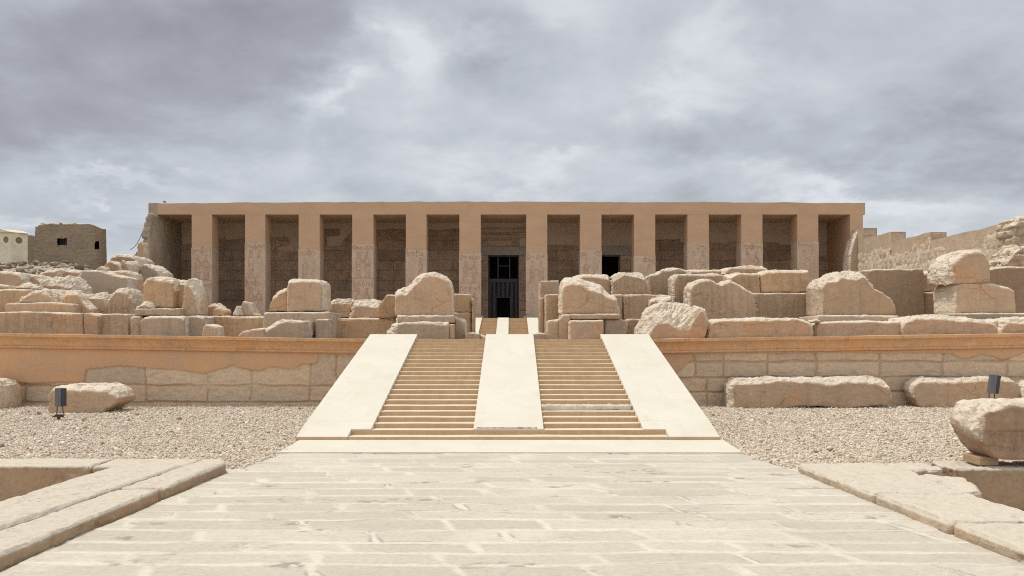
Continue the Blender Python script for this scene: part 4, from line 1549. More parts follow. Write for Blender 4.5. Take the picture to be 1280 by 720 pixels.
# ------------------------------------------------------------------ the long side wall on the right
def side_wall():
    XW = 24.7
    t = thing('enclosure_wall', 'long stepped enclosure wall running back to the temple on the right', 'wall', (XW + 0.5, 48, 1.7))
    segs = [(30.2, 38.6, 7.35, 0.10), (39.15, 47.2, 7.53, 0.02), (47.2, 52.1, 8.03, 0.02), (52.1, 56.2, 8.70, 0.03), (56.2, 60.0, 9.45, 0.06)]
    for k, (a, c, zt, rg) in enumerate(segs):
        nu, nv = int((c - a) / 0.07), 90
        yy = np.linspace(a, c, nu)
        vv = np.linspace(1.5, zt, nv)
        Yg, Zg = np.meshgrid(yy, vv)
        P = np.stack([np.full(Yg.size, XW), Yg.ravel(), Zg.ravel()], 1)
        # modern render above, rough old carved stone below a broken line
        blk = np.floor((P[:, 1] + 0.3 * fbm(P, 0.6, 2, 3)) / 1.9)
        edge = [9.2, 6.75, 7.45, 7.75, 7.9][k] + 0.42 * (_hash(blk.astype(np.int64), blk.astype(np.int64) * 0, blk.astype(np.int64) * 0, 5) - 0.5) * 2
        low = np.clip((edge + 0.10 * fbm(P, 2, 3, 9) - P[:, 2]) / 0.05, 0, 1)
        rel = ridged(P * [1, 1.7, 0.7], 1.9, 5, 11)
        P[:, 0] += low * (-0.05 + 0.10 * np.clip(rel, -0.6, 1)) + (1 - low) * 0.012 * fbm(P, 1.2, 3, 4)
        P[:, 2] += (P[:, 2] > zt - 0.3) * rg * (fbm(P * [0, 1, 0], 0.9, 4, 13) * 2.0 + ridged(P * [0, 1, 0], 2.0, 3, 15))
        nb = len(P)
        topi = [(nv - 1) * nu + i for i in range(nu)]
        V = P.tolist()
        for i in range(nu):
            q = P[topi[i]]
            V.append((XW + 0.95, q[1], q[2]))
        for i in range(nu):
            V.append((XW + 0.95, yy[i], 1.5))
        F_ = [tuple(q)[::-1] for q in grid_quads(nu, nv)]
        for i in range(nu - 1):
            F_.append((topi[i], nb + i, nb + i + 1, topi[i + 1])[::-1])
            F_.append((nb + i, nb + nu + i, nb + nu + i + 1, nb + i + 1)[::-1])
        # front end face, subdivided as rough bricks
        base = len(V)
        nz, nx = 70, 12
        zs, xs = np.linspace(1.5, V[topi[0]][2], nz), np.linspace(XW, XW + 0.95, nx)
        E = np.array([(x, a, z) for z in zs for x in xs])
        E[:, 1] += 0.10 * np.clip(ridged(E * [0.6, 1, 2.2], 2.4, 3, 21), -0.4, 1) * ((E[:, 0] > XW + 0.05) & (E[:, 0] < XW + 0.9))
        V += E.tolist()
        F_ += [tuple(int(w) for w in q) for q in grid_quads(nx, nz, base)]
        me = bpy.data.meshes.new('wall_section')
        me.from_pydata(V, [], F_)
        me.update()
        rr = np.concatenate([low * np.clip(0.35 + 0.5 * rel, 0, 0.8), np.zeros(len(V) - nb)])
        set_attr(me, 'rough', rr)
        link('wall_section', me, M['side_render'], t)
    MB().box(XW + 0.25, XW + 0.92, 38.0, 39.6, 1.6, 7.0).build('wall_core', M['mud'], t)


side_wall()


# ------------------------------------------------------------------ hut, booth and low wall on the mound
def mud_house():
    d = 56.0
    gz = float(land(-31, d)) - 0.3
    t = thing('mud_house', 'brown mud-brick hut with rounded corner and small dark window on the mound', 'hut', (X_(88, d), d + 2, gz))
    x0, x1 = X_(44, d), X_(110, d)
    ztop = Z_(281, d)
    path = [(x0, d + 5.0), (x0, d + 2.5), (x0, d)]
    path += [(x0 + (x1 - x0) * i / 30, d) for i in range(1, 31)]
    for i in range(1, 13):
        a = math.pi / 2 * i / 12
        dd = d + 1.9 * (1 - math.cos(a))
        path.append((X_(110 + 22.5 * math.sin(a), dd), dd))
    path += [(X_(131.5, d + q), d + q) for q in (2.6, 3.4, 4.2)]
    path += [(X_(130, d + 5.2), d + 5.2), (x0 + 0.3, d + 5.6), (x0, d + 5.0)]
    path = np.array(path)
    seg = np.concatenate([[0], np.cumsum(np.hypot(*np.diff(path, axis=0).T))])
    ns, nz = 420, 90
    s = np.linspace(0, seg[-1], ns)
    PX = np.interp(s, seg, path[:, 0])
    PY = np.interp(s, seg, path[:, 1])
    V = []
    tt = np.linspace(0, 1, nz)
    cx, cy = PX.mean(), PY.mean() + 1
    htop = ztop + 0.10 * fbm(np.stack([s, s * 0, s * 0], 1), 0.8, 4, 3) - 0.35 * np.clip((PX - X_(112, d)) / 1.2, 0, 1) - 0.1 * (PX < x0 + 0.2)
    for t_ in tt:
        bat = 1 + 0.045 * (1 - t_)
        for i in range(ns):
            V.append((cx + (PX[i] - cx) * bat, cy + (PY[i] - cy) * bat, gz + (htop[i] - gz) * t_))
    V = np.array(V)
    wob = fbm(V, 0.9, 3, 5) * 0.06 + fbm(V * [1, 1, 2.5], 3.2, 4, 8) * 0.045
    ang = np.stack([V[:, 0] - cx, V[:, 1] - cy], 1)
    ang /= np.linalg.norm(ang, axis=1)[:, None]
    V[:, 0] += ang[:, 0] * wob
    V[:, 1] += ang[:, 1] * wob
    Q = grid_quads(ns, nz)
    cen = V[Q].mean(1)
    ppx = 640 + cen[:, 0] * F / cen[:, 1]
    ppy = HOR - (cen[:, 2] - EYE) * F / cen[:, 1]
    front = cen[:, 1] < d + 1.9
    win = front & (((ppx > 71.5) & (ppx < 83.5) & (ppy > 298) & (ppy < 306.5)) | ((ppx > 118.6) & (ppx < 124) & (ppy > 301.5) & (ppy < 311.5)))
    me = bpy.data.meshes.new('wall')
    top = tuple((nz - 1) * ns + i for i in range(ns))
    me.from_pydata(V.tolist(), [], [tuple(q)[::-1] for q in Q[~win]])
    me.update()
    set_attr(me, 'rough', np.zeros(len(V)))
    bm = bmesh.new(); bm.from_mesh(me); bmesh.ops.recalc_face_normals(bm, faces=bm.faces[:]); bm.to_mesh(me); bm.free()
    link('wall', me, M['mud'], t)
    # flat mud roof
    rf = MB()
    q = [rf.bm.verts.new((V[i][0] * 0.985 + cx * 0.015, V[i][1] * 0.985 + cy * 0.015, float(htop.min()) - 0.08)) for i in top]
    rf.bm.faces.new(q)
    rf.build('roof', M['mud'], t)
    r = np.random.default_rng(4)
    for k in range(13):
        px = 50 + k * 3.6 + r.uniform(-1, 1)
        x = X_(px, d)
        z = Z_(281, d) + r.uniform(0.02, 0.12)
        MB().tube((x, d - 0.05, z), (x + r.uniform(0.4, 0.8), d + r.uniform(0.2, 0.7), z + r.uniform(-0.15, 0.05)), r.uniform(0.045, 0.07), 6).build('roof_pole', M['wood'] if r.random() < 0.4 else M['cream'], t)
    wn = MB().box(X_(70.5, d), X_(84.5, d), d + 0.30, d + 0.36, Z_(308, d), Z_(296, d)).build('window', M['void'], t)
    MB().box(X_(117, d + 1), X_(126, d + 1), d + 1.35, d + 1.42, Z_(313, d + 1), Z_(300, d + 1)).build('window', M['void'], t)
    for px in (74.5, 77.5, 80.5):
        MB().tube((X_(px, d), d + 0.14, Z_(307.5, d)), (X_(px, d), d + 0.14, Z_(297, d)), 0.018, 6).build('bar', M['iron'], wn)


def low_mud_wall():
    d = 58.5
    gz = float(land(-36, d)) - 0.4
    P = [(24.5, 345), (24.5, 290.5), (28.5, 290), (29.5, 293), (46, 294), (46, 345)]
    stone('low dark mud-brick wall between the cream booth and the mud hut', P, d, 0.6, c=0, face=0.05, rough=0.05, mat='mud', z0=gz, name='mud_wall', cat='wall', group=None, vox=0.07)


def booth():
    d = 52.0
    gz = float(land(-33, d)) - 0.25
    a = math.radians(38)
    zt = Z_(289.5, d)
    cx, cy = X_(3, d + 1.0), d + 1.0
    t = thing('guard_booth', 'small cream booth with round windows at the far left edge', 'booth', (cx, cy, gz))
    t.rotation_euler = (0, 0, 0)
    h = 0.80
    ex, ey = Vector((math.cos(a), math.sin(a), 0)), Vector((-math.sin(a), math.cos(a), 0))
    # walls with round openings: each wall a panel with a hole
    def panel(o, u, wdt, z0, z1, hole, r, nm='wall'):
        """o: lower-left corner, u: unit along; inward thickness"""
        nrm = u.cross(Vector((0, 0, 1))) * -1
        m = MB()
        n = 24
        hc = hole
        rim = [(hc[0] + r * math.cos(2 * math.pi * i / n), hc[1] + r * math.sin(2 * math.pi * i / n)) for i in range(n)]
        out = []
        for i in range(n):
            ca, sa = math.cos(2 * math.pi * i / n), math.sin(2 * math.pi * i / n)
            k = 1e9
            if ca > 1e-6: k = min(k, (wdt - hc[0]) / ca)
            if ca < -1e-6: k = min(k, hc[0] / -ca)
            if sa > 1e-6: k = min(k, (z1 - hc[1]) / sa)
            if sa < -1e-6: k = min(k, (hc[1] - z0) / -sa)
            out.append((hc[0] + ca * k, hc[1] + sa * k))
        def P(q, dep):
            v = o + u * q[0] + nrm * dep
            return (v.x, v.y, q[1])
        A = [m.bm.verts.new(P(q, 0)) for q in out]
        B = [m.bm.verts.new(P(q, 0)) for q in rim]
        C_ = [m.bm.verts.new(P(q, 0.09)) for q in rim]
        for i in range(n):
            j = (i + 1) % n
            m.bm.faces.new((A[i], A[j], B[j], B[i]))
            m.bm.faces.new((B[i], B[j], C_[j], C_[i]))
        for c in ((0, z0), (wdt, z0), (wdt, z1), (0, z1)):
            # corner triangles
            near = sorted(range(n), key=lambda i: (out[i][0] - c[0]) ** 2 + (out[i][1] - c[1]) ** 2)
            v = m.bm.verts.new(P(c, 0))
            i0 = [i for i in range(n) if abs(out[i][0] - c[0]) < 1e-5]
            i1 = [i for i in range(n) if abs(out[i][1] - c[1]) < 1e-5]
            if i0 and i1:
                p = min(i0, key=lambda i: abs(out[i][1] - c[1]))
                q = min(i1, key=lambda i: abs(out[i][0] - c[0]))
                if p != q:
                    m.bm.faces.new((v, A[p], A[q]))
        w = m.build(nm, M['cream'], t)
        g = MB()
        ring = [g.bm.verts.new(P((hc[0] + (r + 0.01) * math.cos(2 * math.pi * i / n), hc[1] + (r + 0.01) * math.sin(2 * math.pi * i / n)), 0.085)) for i in range(n)]
        g.bm.faces.new(ring)
        g.build('window', M['booth_dark'], w)
    c = Vector((cx, cy, 0))
    p0 = c - ex * h - ey * h
    p1 = c + ex * h - ey * h
    wd = 2 * h
    # the edge nearest the camera lies between these two faces
    near = Vector((X_(14.2, d), d, 0))
    uL = Vector((-math.cos(0.22), math.sin(0.22), 0))
    uR = Vector((math.cos(0.93), math.sin(0.93), 0))
    panel(near + uL * 1.6, -uL, 1.6, gz, zt, (1.6 - 0.43, Z_(299.5, d)), 0.215)
    panel(near, uR, 0.98, gz, zt + 0.0, (0.46, Z_(299.7, d)), 0.215)
    far = near + uR * 0.98 + uL * 1.6
    m = MB()
    q = [near + uR * 0.98, far, near + uL * 1.6]
    for s, e in ((q[0], q[1]), (q[1], q[2])):
        vs = [m.bm.verts.new(p) for p in ((s.x, s.y, gz), (e.x, e.y, gz), (e.x, e.y, zt), (s.x, s.y, zt))]
        m.bm.faces.new(vs)
    m.build('wall', M['cream'], t)
    # shallow gabled roof with overhanging eaves
    m = MB()
    A = near + uL * 1.75 - uR * 0.12
    ridge0 = near + uL * 0.75 - uR * 0.14 + Vector((0, 0, zt + 0.20))
    ridge1 = near + uL * 0.75 + uR * 1.12 + Vector((0, 0, zt + 0.20))
    e = [near - uL * 0.14 - uR * 0.14, near - uL * 0.14 + uR * 1.12, near + uL * 1.74 + uR * 1.12, near + uL * 1.74 - uR * 0.14]
    e = [Vector((v.x, v.y, zt - 0.04)) for v in e]
    for dz in (0,):
        v = [m.bm.verts.new(p) for p in e] + [m.bm.verts.new(ridge0), m.bm.verts.new(ridge1)]
        m.bm.faces.new((v[0], v[1], v[5], v[4]))
        m.bm.faces.new((v[2], v[3], v[4], v[5]))
        m.bm.faces.new((v[3], v[0], v[4]))
        m.bm.faces.new((v[1], v[2], v[5]))
        m.bm.faces.new((v[3], v[2], v[1], v[0]))
    m.build('roof', M['cream'], t)


mud_house()
low_mud_wall()
booth()


# ------------------------------------------------------------------ stones on the terrace, left of the stairs
def left_stones():
    s = stone
    # front course along the terrace edge
    s('long flat-topped wall block, leftmost of the front course on the left', [(-60, 390), (0, 390), (30, 389.3), (60, 390), (88, 391), (104, 391), (104, 421), (-60, 421)], 22.3, 0.9, c=1.2, mat='relief', rough=.02)
    s('narrow upright block right of the longest front-course block', [(104.6, 391), (111, 391), (119, 393.5), (121.5, 396), (121.5, 421), (104.6, 421)], 22.3, 0.8, c=1, rough=.02)
    s('squarish front-course block with a dark patch, below the arch-topped block', [(122.2, 393), (140, 391.5), (160, 392), (161, 421), (122.2, 421)], 22.55, 0.8, c=1, mat='relief', rough=.02)
    s('low smooth ledge behind the longest front-course block', [(6, 379), (60, 378), (92, 380), (93, 391), (93, 421), (6, 421)], 23.3, 0.9, c=0.8, rough=.02)
    s('small jagged hollowed rock resting on the low ledge at far left', [(16, 379.5), (23, 371), (31, 366), (45, 363), (55, 364), (62, 371), (67, 379.5)], 23.45, 0.6, c=[(16, 5), (33, 6), (48, 2), (67, 2)], k=1.2, rough=.10, face=.05, z0=Z_(379, 23.4), mat='tan')
    s('pale sloping rock face behind the jagged rock at far left', [(40, 392), (42, 365), (54, 361.5), (70, 362), (84, 362), (88, 392)], 24.0, 0.9, c=22, k=1.1, rough=.07, mat='tan')
    s('wide block with a rounded left shoulder and a top sloping down to the right', [(74, 421), (75, 378), (79.5, 369), (88, 365.6), (103, 366.5), (108, 368.5), (114, 376), (122, 382), (129, 386), (131, 421)], 23.6, 0.9, cuts=0, fit=True, c=[(74, 3), (104, 3), (110, 5), (131, 3)], mat='relief', rough=.04)
    s('small broken rock wedged between the two rounded blocks', [(110, 395), (110, 368), (118, 367), (129, 368), (134, 374), (135, 395)], 24.1, 0.6, c=5, k=1.2, rough=.09, face=.03, mat='tan')
    s('arch-topped block with a bright crumbling rim left of the big split boulder', [(133, 421), (134, 373), (139, 366.5), (149, 361.5), (160, 359.5), (172, 363), (178, 369), (180, 421)], 23.7, 1.0, cuts=0, fit=True, c=6, k=1.6, mat='relief', rough=.07)
    s('brown block at the left edge behind the low ledge', [(-40, 421), (-40, 361.5), (8, 361), (36, 361.5), (38, 370), (38, 421)], 24.6, 0.9, c=1.5, mat='ochre', rough=.02)
    s('small white-topped stone lying on the brown block at far left', [(10, 362), (17, 355), (22, 352), (36, 354.5), (43, 358), (48, 362)], 25.0, 0.6, c=9, k=1.4, rough=.07, z0=Z_(361.5, 25), face=.03)
    s('flat slab cut by the left edge of the picture', [(-30, 362), (-30, 356), (0, 355.5), (9, 357), (10, 362)], 25.0, 0.6, c=2, rough=.03, z0=Z_(361.5, 25))
    s('large plain block, second row, cut by the left edge of the picture', [(-50, 375), (-50, 339.5), (10, 339), (20, 341), (30, 342.5), (31, 375)], 28.2, 1.2, c=3, k=1.3, rough=.05)
    s('small tan block between the plain edge block and the white rock', [(22, 375), (24, 345), (31, 342.5), (44, 343), (50, 348), (52, 375)], 28.6, 1.0, c=4, rough=.05)
    s('long pale rock with a bright broken top above the low ledge', [(43, 363.5), (46, 353), (54, 344), (64, 346), (70, 345.5), (78, 343.5), (92, 344), (103, 350.5), (113, 358.5), (112.5, 363.5)], 27.0, 1.1, fit=True, c=13, k=1.2, rough=.11, face=.03, z0=2.2)
    s('flat boulder lying on the mound above the long pale rock', [(42, 346), (48, 339), (62, 335.5), (70, 336), (78, 345)], 31.0, 1.2, c=4, rough=.07, face=.03, z0=3.4)
    s('smaller flat boulder beside the greyish cracked block on the mound', [(76, 346), (77, 337.5), (86, 336.5), (97, 339), (98, 346)], 31.3, 1.1, c=3, rough=.06, face=.03, z0=3.4)
    s('greyish cracked wall block behind the arch-topped block', [(93, 372), (96, 344), (103, 337.3), (124, 338), (134, 341), (146, 344), (157, 347), (158, 372)], 29.0, 1.1, c=2, mat='grey', rough=.04, face=.02)
    s('square-shouldered wall block right of the greyish cracked block', [(132, 372), (133, 338.5), (168, 338), (175, 341), (178, 347), (178, 372)], 30.0, 1.1, fit=True, c=1.5, mat='tan', rough=.03)
    s('small flat stone on the mound left of the two round boulders', [(116, 340), (118, 334.5), (124, 332.5), (131, 334), (132, 340)], 33.5, 0.8, c=2, rough=.05, face=.03, z0=4.0)
    s('round boulder on the mound, left of a pair below the temple corner', [(128, 341), (130, 330), (134, 325.5), (141, 327), (149, 331), (151, 341)], 34.0, 1.2, c=2, k=1.0, rough=.05, face=.05, z0=4.0, mat='brown')
    s('round boulder on the mound, right of a pair below the temple corner', [(148, 341), (150, 329), (158, 324.5), (167, 325.5), (175, 330), (177, 341)], 34.1, 1.4, fit=True, c=2, k=1.0, rough=.05, face=.05, z0=4.0, mat='brown')
    s('rough leaning stone on the slope against the ragged temple corner', [(172, 352), (174, 329), (182, 329), (192, 334), (200, 340), (203, 352)], 35.0, 1.4, c=2, rough=.05, face=.04, z0=3.2, mat='grey')
    s('broad low rock on the mound crest left of the temple corner', [(132, 328), (137, 320.5), (148, 317.5), (160, 318), (168, 322), (172, 328)], 42, 2.5, c=2, k=1, rough=.06, face=.06, z0=5.0, vox=.07, mat='brown')
    s('small orange stone leaning on the ragged temple wall', [(170.5, 318), (171.5, 303), (175, 301.5), (177, 306), (178, 318)], 54.5, 1.2, c=2, rough=.06, face=.04, mat='ochre', z0=5.6, vox=.08)
    # the big split boulder and its base
    s('big ochre boulder with bright crusted top, left half of the split pair', [(177.6, 386), (178, 355), (183, 347), (190, 345.3), (206, 346.5), (216, 348.5), (217, 360), (216, 386)], 22.9, 1.1, cuts=0, c=[(178, 5), (200, 9), (217, 7)], k=1.5, rough=.07, mat='ochre', face=.02, z0=Z_(385.2, 23), it=3)
    s('recessed middle piece with a dark crack inside the split boulder', [(214.5, 386), (215, 352), (222, 349), (234, 351), (236, 386)], 23.25, 0.9, c=8, k=1.4, rough=.06, mat='ochre', face=.03, z0=Z_(385.2, 23))
    s('rounded tan boulder, right part of the split pair, leaning shoulder', [(224.5, 396), (224.7, 385), (231, 373), (232.5, 351), (238, 347), (243.5, 348.5), (250, 357), (255.5, 367), (258.3, 380), (258.6, 396)], 22.85, 1.0, cuts=0, fit=True, c=[(224, 5), (232, 9), (244, 12), (254, 5), (258, 2)], k=1.4, rough=.08, face=.015, z0=Z_(394.6, 22.9), it=3)
    s('small white boulder at the lower left of the split boulder', [(168, 386.5), (169, 381), (174, 377), (181, 375.5), (186, 379), (187.5, 386.5)], 22.55, 0.5, c=6, k=1.1, rough=.05, face=.03, z0=Z_(385.6, 22.6), it=3)
    s('thin ledge slab under the split boulder', [(167.5, 396), (168, 385.5), (224.4, 385), (224.4, 396)], 22.5, 1.3, fit=False, c=0.8, rough=.02, z0=Z_(394.8, 22.5), mat='grey')
    s('wide base block with dark streaks under the split boulder', [(175, 421), (175.3, 400), (179, 396.5), (200, 395.2), (230, 395.2), (230.4, 421)], 22.15, 1.6, c=2.0, k=1.6, rough=.03, mat='grey')
    s('narrow base block left of the streaked base block', [(161.5, 421), (162, 396.5), (167, 394.5), (175, 395), (175.6, 421)], 22.45, 1.2, c=2.0, rough=.03, mat='grey')
    s('dark stained base block under the rounded shoulder boulder', [(230.5, 421), (230.5, 395.3), (252, 395.2), (255, 397), (255.5, 421)], 22.5, 1.3, c=1.0, rough=.03, mat='grey')
    s('long low orange wall block between the split boulder and the square block', [(252, 421), (252, 394.5), (290, 395.3), (333, 395.7), (333, 421)], 23.3, 1.9, fit=False, c=1.2, rough=.02, mat='ochre')
    s('little bright-edged block in front of the long orange wall block', [(250.5, 421), (252.5, 409), (256.5, 405), (262, 405.3), (271, 408.5), (272.5, 421)], 22.1, 0.6, c=2.0, k=1.6, rough=.03, cl=2)
    s('low chipped slab leaning before the orange wall block beside the broken slant-edged block', [(297, 421), (298, 417.5), (303, 414), (316, 412), (331, 410), (332, 421)], 22.2, 0.6, c=1.5, rough=.04)
    s('flat angular chip lying left on the orange wall block', [(258, 395.5), (259, 381), (272, 378.5), (284, 384), (281, 388), (264, 395.5)], 24.0, 0.7, fit=True, c=4, k=1.2, rough=.03, z0=Z_(394.8, 24.1), mat='ochre', it=1)
    s('tilted angular slab in the middle of the chips on the orange wall block', [(265, 395.5), (268, 387), (274, 384.5), (286, 386), (289, 389), (285, 395.5)], 23.55, 0.6, fit=True, c=1.5, k=1.2, rough=.02, z0=Z_(394.8, 23.8), mat='ochre', it=1)
    s('pointed chip with one white face and one brown face', [(286.5, 395.5), (290, 389), (299.5, 381), (302, 383), (307, 395.5)], 23.6, 0.8, fit=True, c=3, k=1.2, cl=13, kl=0.8, rough=.02, z0=Z_(394.8, 23.8), it=1)
    s('smooth grey triangular slab leaning beside the pointed chip', [(301, 395.5), (302, 381), (305, 376.5), (312, 378), (323, 392), (328, 395.5)], 24.1, 0.8, fit=True, c=1, rough=.015, mat='grey', z0=Z_(394.8, 24.2), it=1)
    # square block group
    s('lumpy rock leaning against the left side of the square block', [(334.5, 391), (336, 375.5), (342, 368.5), (350, 361.5), (358, 360), (360, 391)], 23.3, 0.9, c=5, k=1.1, rough=.06, face=.03, z0=Z_(389.5, 23.3))
    s('large square block with bright crusted top left of the stairs', [(358, 398), (358, 356), (360.5, 350), (364, 348.6), (399, 348.6), (409, 350), (412, 354), (412.3, 398)], 22.75, 1.25, cuts=0, fit=True, c=6, k=1.5, rough=.05, face=.01, cl=1.5, z0=Z_(389.4, 22.8), mat='tan')
    s('wide plinth slab under the large square block', [(328.7, 421), (329, 391), (358, 390), (411.5, 390), (412, 421)], 22.5, 1.6, fit=False, c=1, rough=.02, mat='grey')
    s('broken slant-edged block at the foot of the square block', [(330.8, 421), (331.2, 409), (340, 405), (352, 399.2), (364, 399.3), (380, 401), (392.5, 400.5), (393, 421)], 22.0, 0.5, fit=True, c=[(330, 9), (345, 8), (360, 3), (393, 2)], k=1.1, rough=.04, mat='grey')
    s('narrow upright block in the gap right of the slant-edged block', [(394, 421), (394.3, 399), (411, 398.6), (412, 421)], 22.2, 0.5, c=1, rough=.02, mat='grey')
    s('rough bright-topped rock right of the square block', [(411.5, 399), (412.3, 374.5), (425, 373.4), (438, 375), (440, 383), (439, 399)], 24.4, 0.9, c=6, k=1.2, rough=.08, face=.03, z0=Z_(397.2, 24.4))
    s('second rough bright-topped rock, left of the angular orange stump', [(435.5, 399), (437, 388), (440.5, 375.5), (457, 374.4), (473, 375.4), (476, 384), (475.5, 399)], 24.2, 0.9, c=10, k=1.3, rough=.09, face=.03, z0=Z_(397.2, 24.2))
    s('low orange wall block below the two rough bright-topped rocks', [(412.5, 421), (412.5, 398.7), (424, 398), (453, 397.4), (494, 398.3), (494, 421)], 23.6, 1.6, fit=False, c=1.5, rough=.03, mat='ochre')
    s('angular orange stump against the left of the great rounded block', [(471.5, 399), (472.5, 386), (476, 377), (483, 368), (495, 368), (495, 399)], 23.5, 0.9, c=1.5, rough=.02, mat='ochre', face=.012, z0=Z_(397.8, 23.5))
    # great rounded block left of the passage
    s('great rounded stela-like block with crumbling left shoulder, left of the passage', [(493.3, 397), (493.3, 366), (499, 361), (507, 358.6), (514, 353), (519.5, 347.5), (530, 341.6), (545, 340.8), (557.5, 344), (565, 351), (567.4, 360), (567.8, 397)], 22.5, 1.3, cuts=0, fit=True,
      c=[(493, 9), (508, 16), (519, 12), (535, 7), (560, 4.5), (568, 2)], k=1.3, rough=.07, face=.012, cl=1.5, z0=Z_(394.6, 22.5), it=3)
    s('grey worn slab under the great rounded block', [(495.5, 405), (496, 394.3), (567.3, 394.3), (567.5, 405)], 22.3, 1.6, c=1.5, rough=.03, mat='grey', z0=Z_(403.8, 22.4), face=.02)
    s('broad base block under the great rounded block', [(496, 421), (496.4, 405), (505, 403.6), (560, 403.5), (561, 421)], 22.05, 1.7, fit=False, c=2, rough=.03, mat='grey', face=.02)
    s('pile of crumbled pale chips at the left foot of the great rounded block', [(479, 421), (483, 415), (489, 408.5), (492, 397), (497, 395), (501, 400), (503, 406), (498, 421)], 22.0, 0.7, c=18, k=0.9, rough=.12, face=.05, it=2, mat='tan')
    s('slim upright stone right of the broad base block', [(561.3, 421), (561.6, 404.5), (567.3, 404.5), (567.3, 421)], 22.1, 1.2, c=1, rough=.02)
    s('plain grey block beside the slim upright stone', [(567.8, 421), (567.8, 396), (576, 398), (581, 402), (582, 421)], 22.7, 1.3, c=2, rough=.03, mat='grey')
    s('orange upper half of the pillar stump left of the passage', [(566.5, 391.2), (566.5, 367), (588, 367.3), (589, 391.2)], 25.2, 1.2, c=.8, rough=.015, mat='ochre', z0=Z_(390.6, 25.2), it=1)
    s('lower half of the pillar stump left of the passage', [(566.5, 421), (566.5, 391), (588.5, 390.8), (588.7, 421)], 25.15, 1.3, c=.6, rough=.015, mat='tan', it=1)
    s('tall thin upright slab edging the passage on its left', [(589.2, 421), (589.4, 372.5), (592.6, 372.5), (592.6, 421)], 25.0, 1.1, c=.5, rough=.015, mat='tan', it=1)
    s('small flat stone at the left end of the doorsill in the passage', [(580.5, 421), (581, 417), (588, 415.8), (599, 417), (599.5, 421)], 22.4, 0.7, c=1, rough=.02, mat='tan')
    s('wide grey worn doorsill slab across the head of the passage', [(599.5, 421), (600, 417.4), (615, 418.6), (640, 418.8), (664, 416.8), (676, 415.8), (682.5, 416.6), (682.5, 421)], 22.5, 1.6, c=1.0, k=2, rough=.02, mat='grey', name='doorsill')


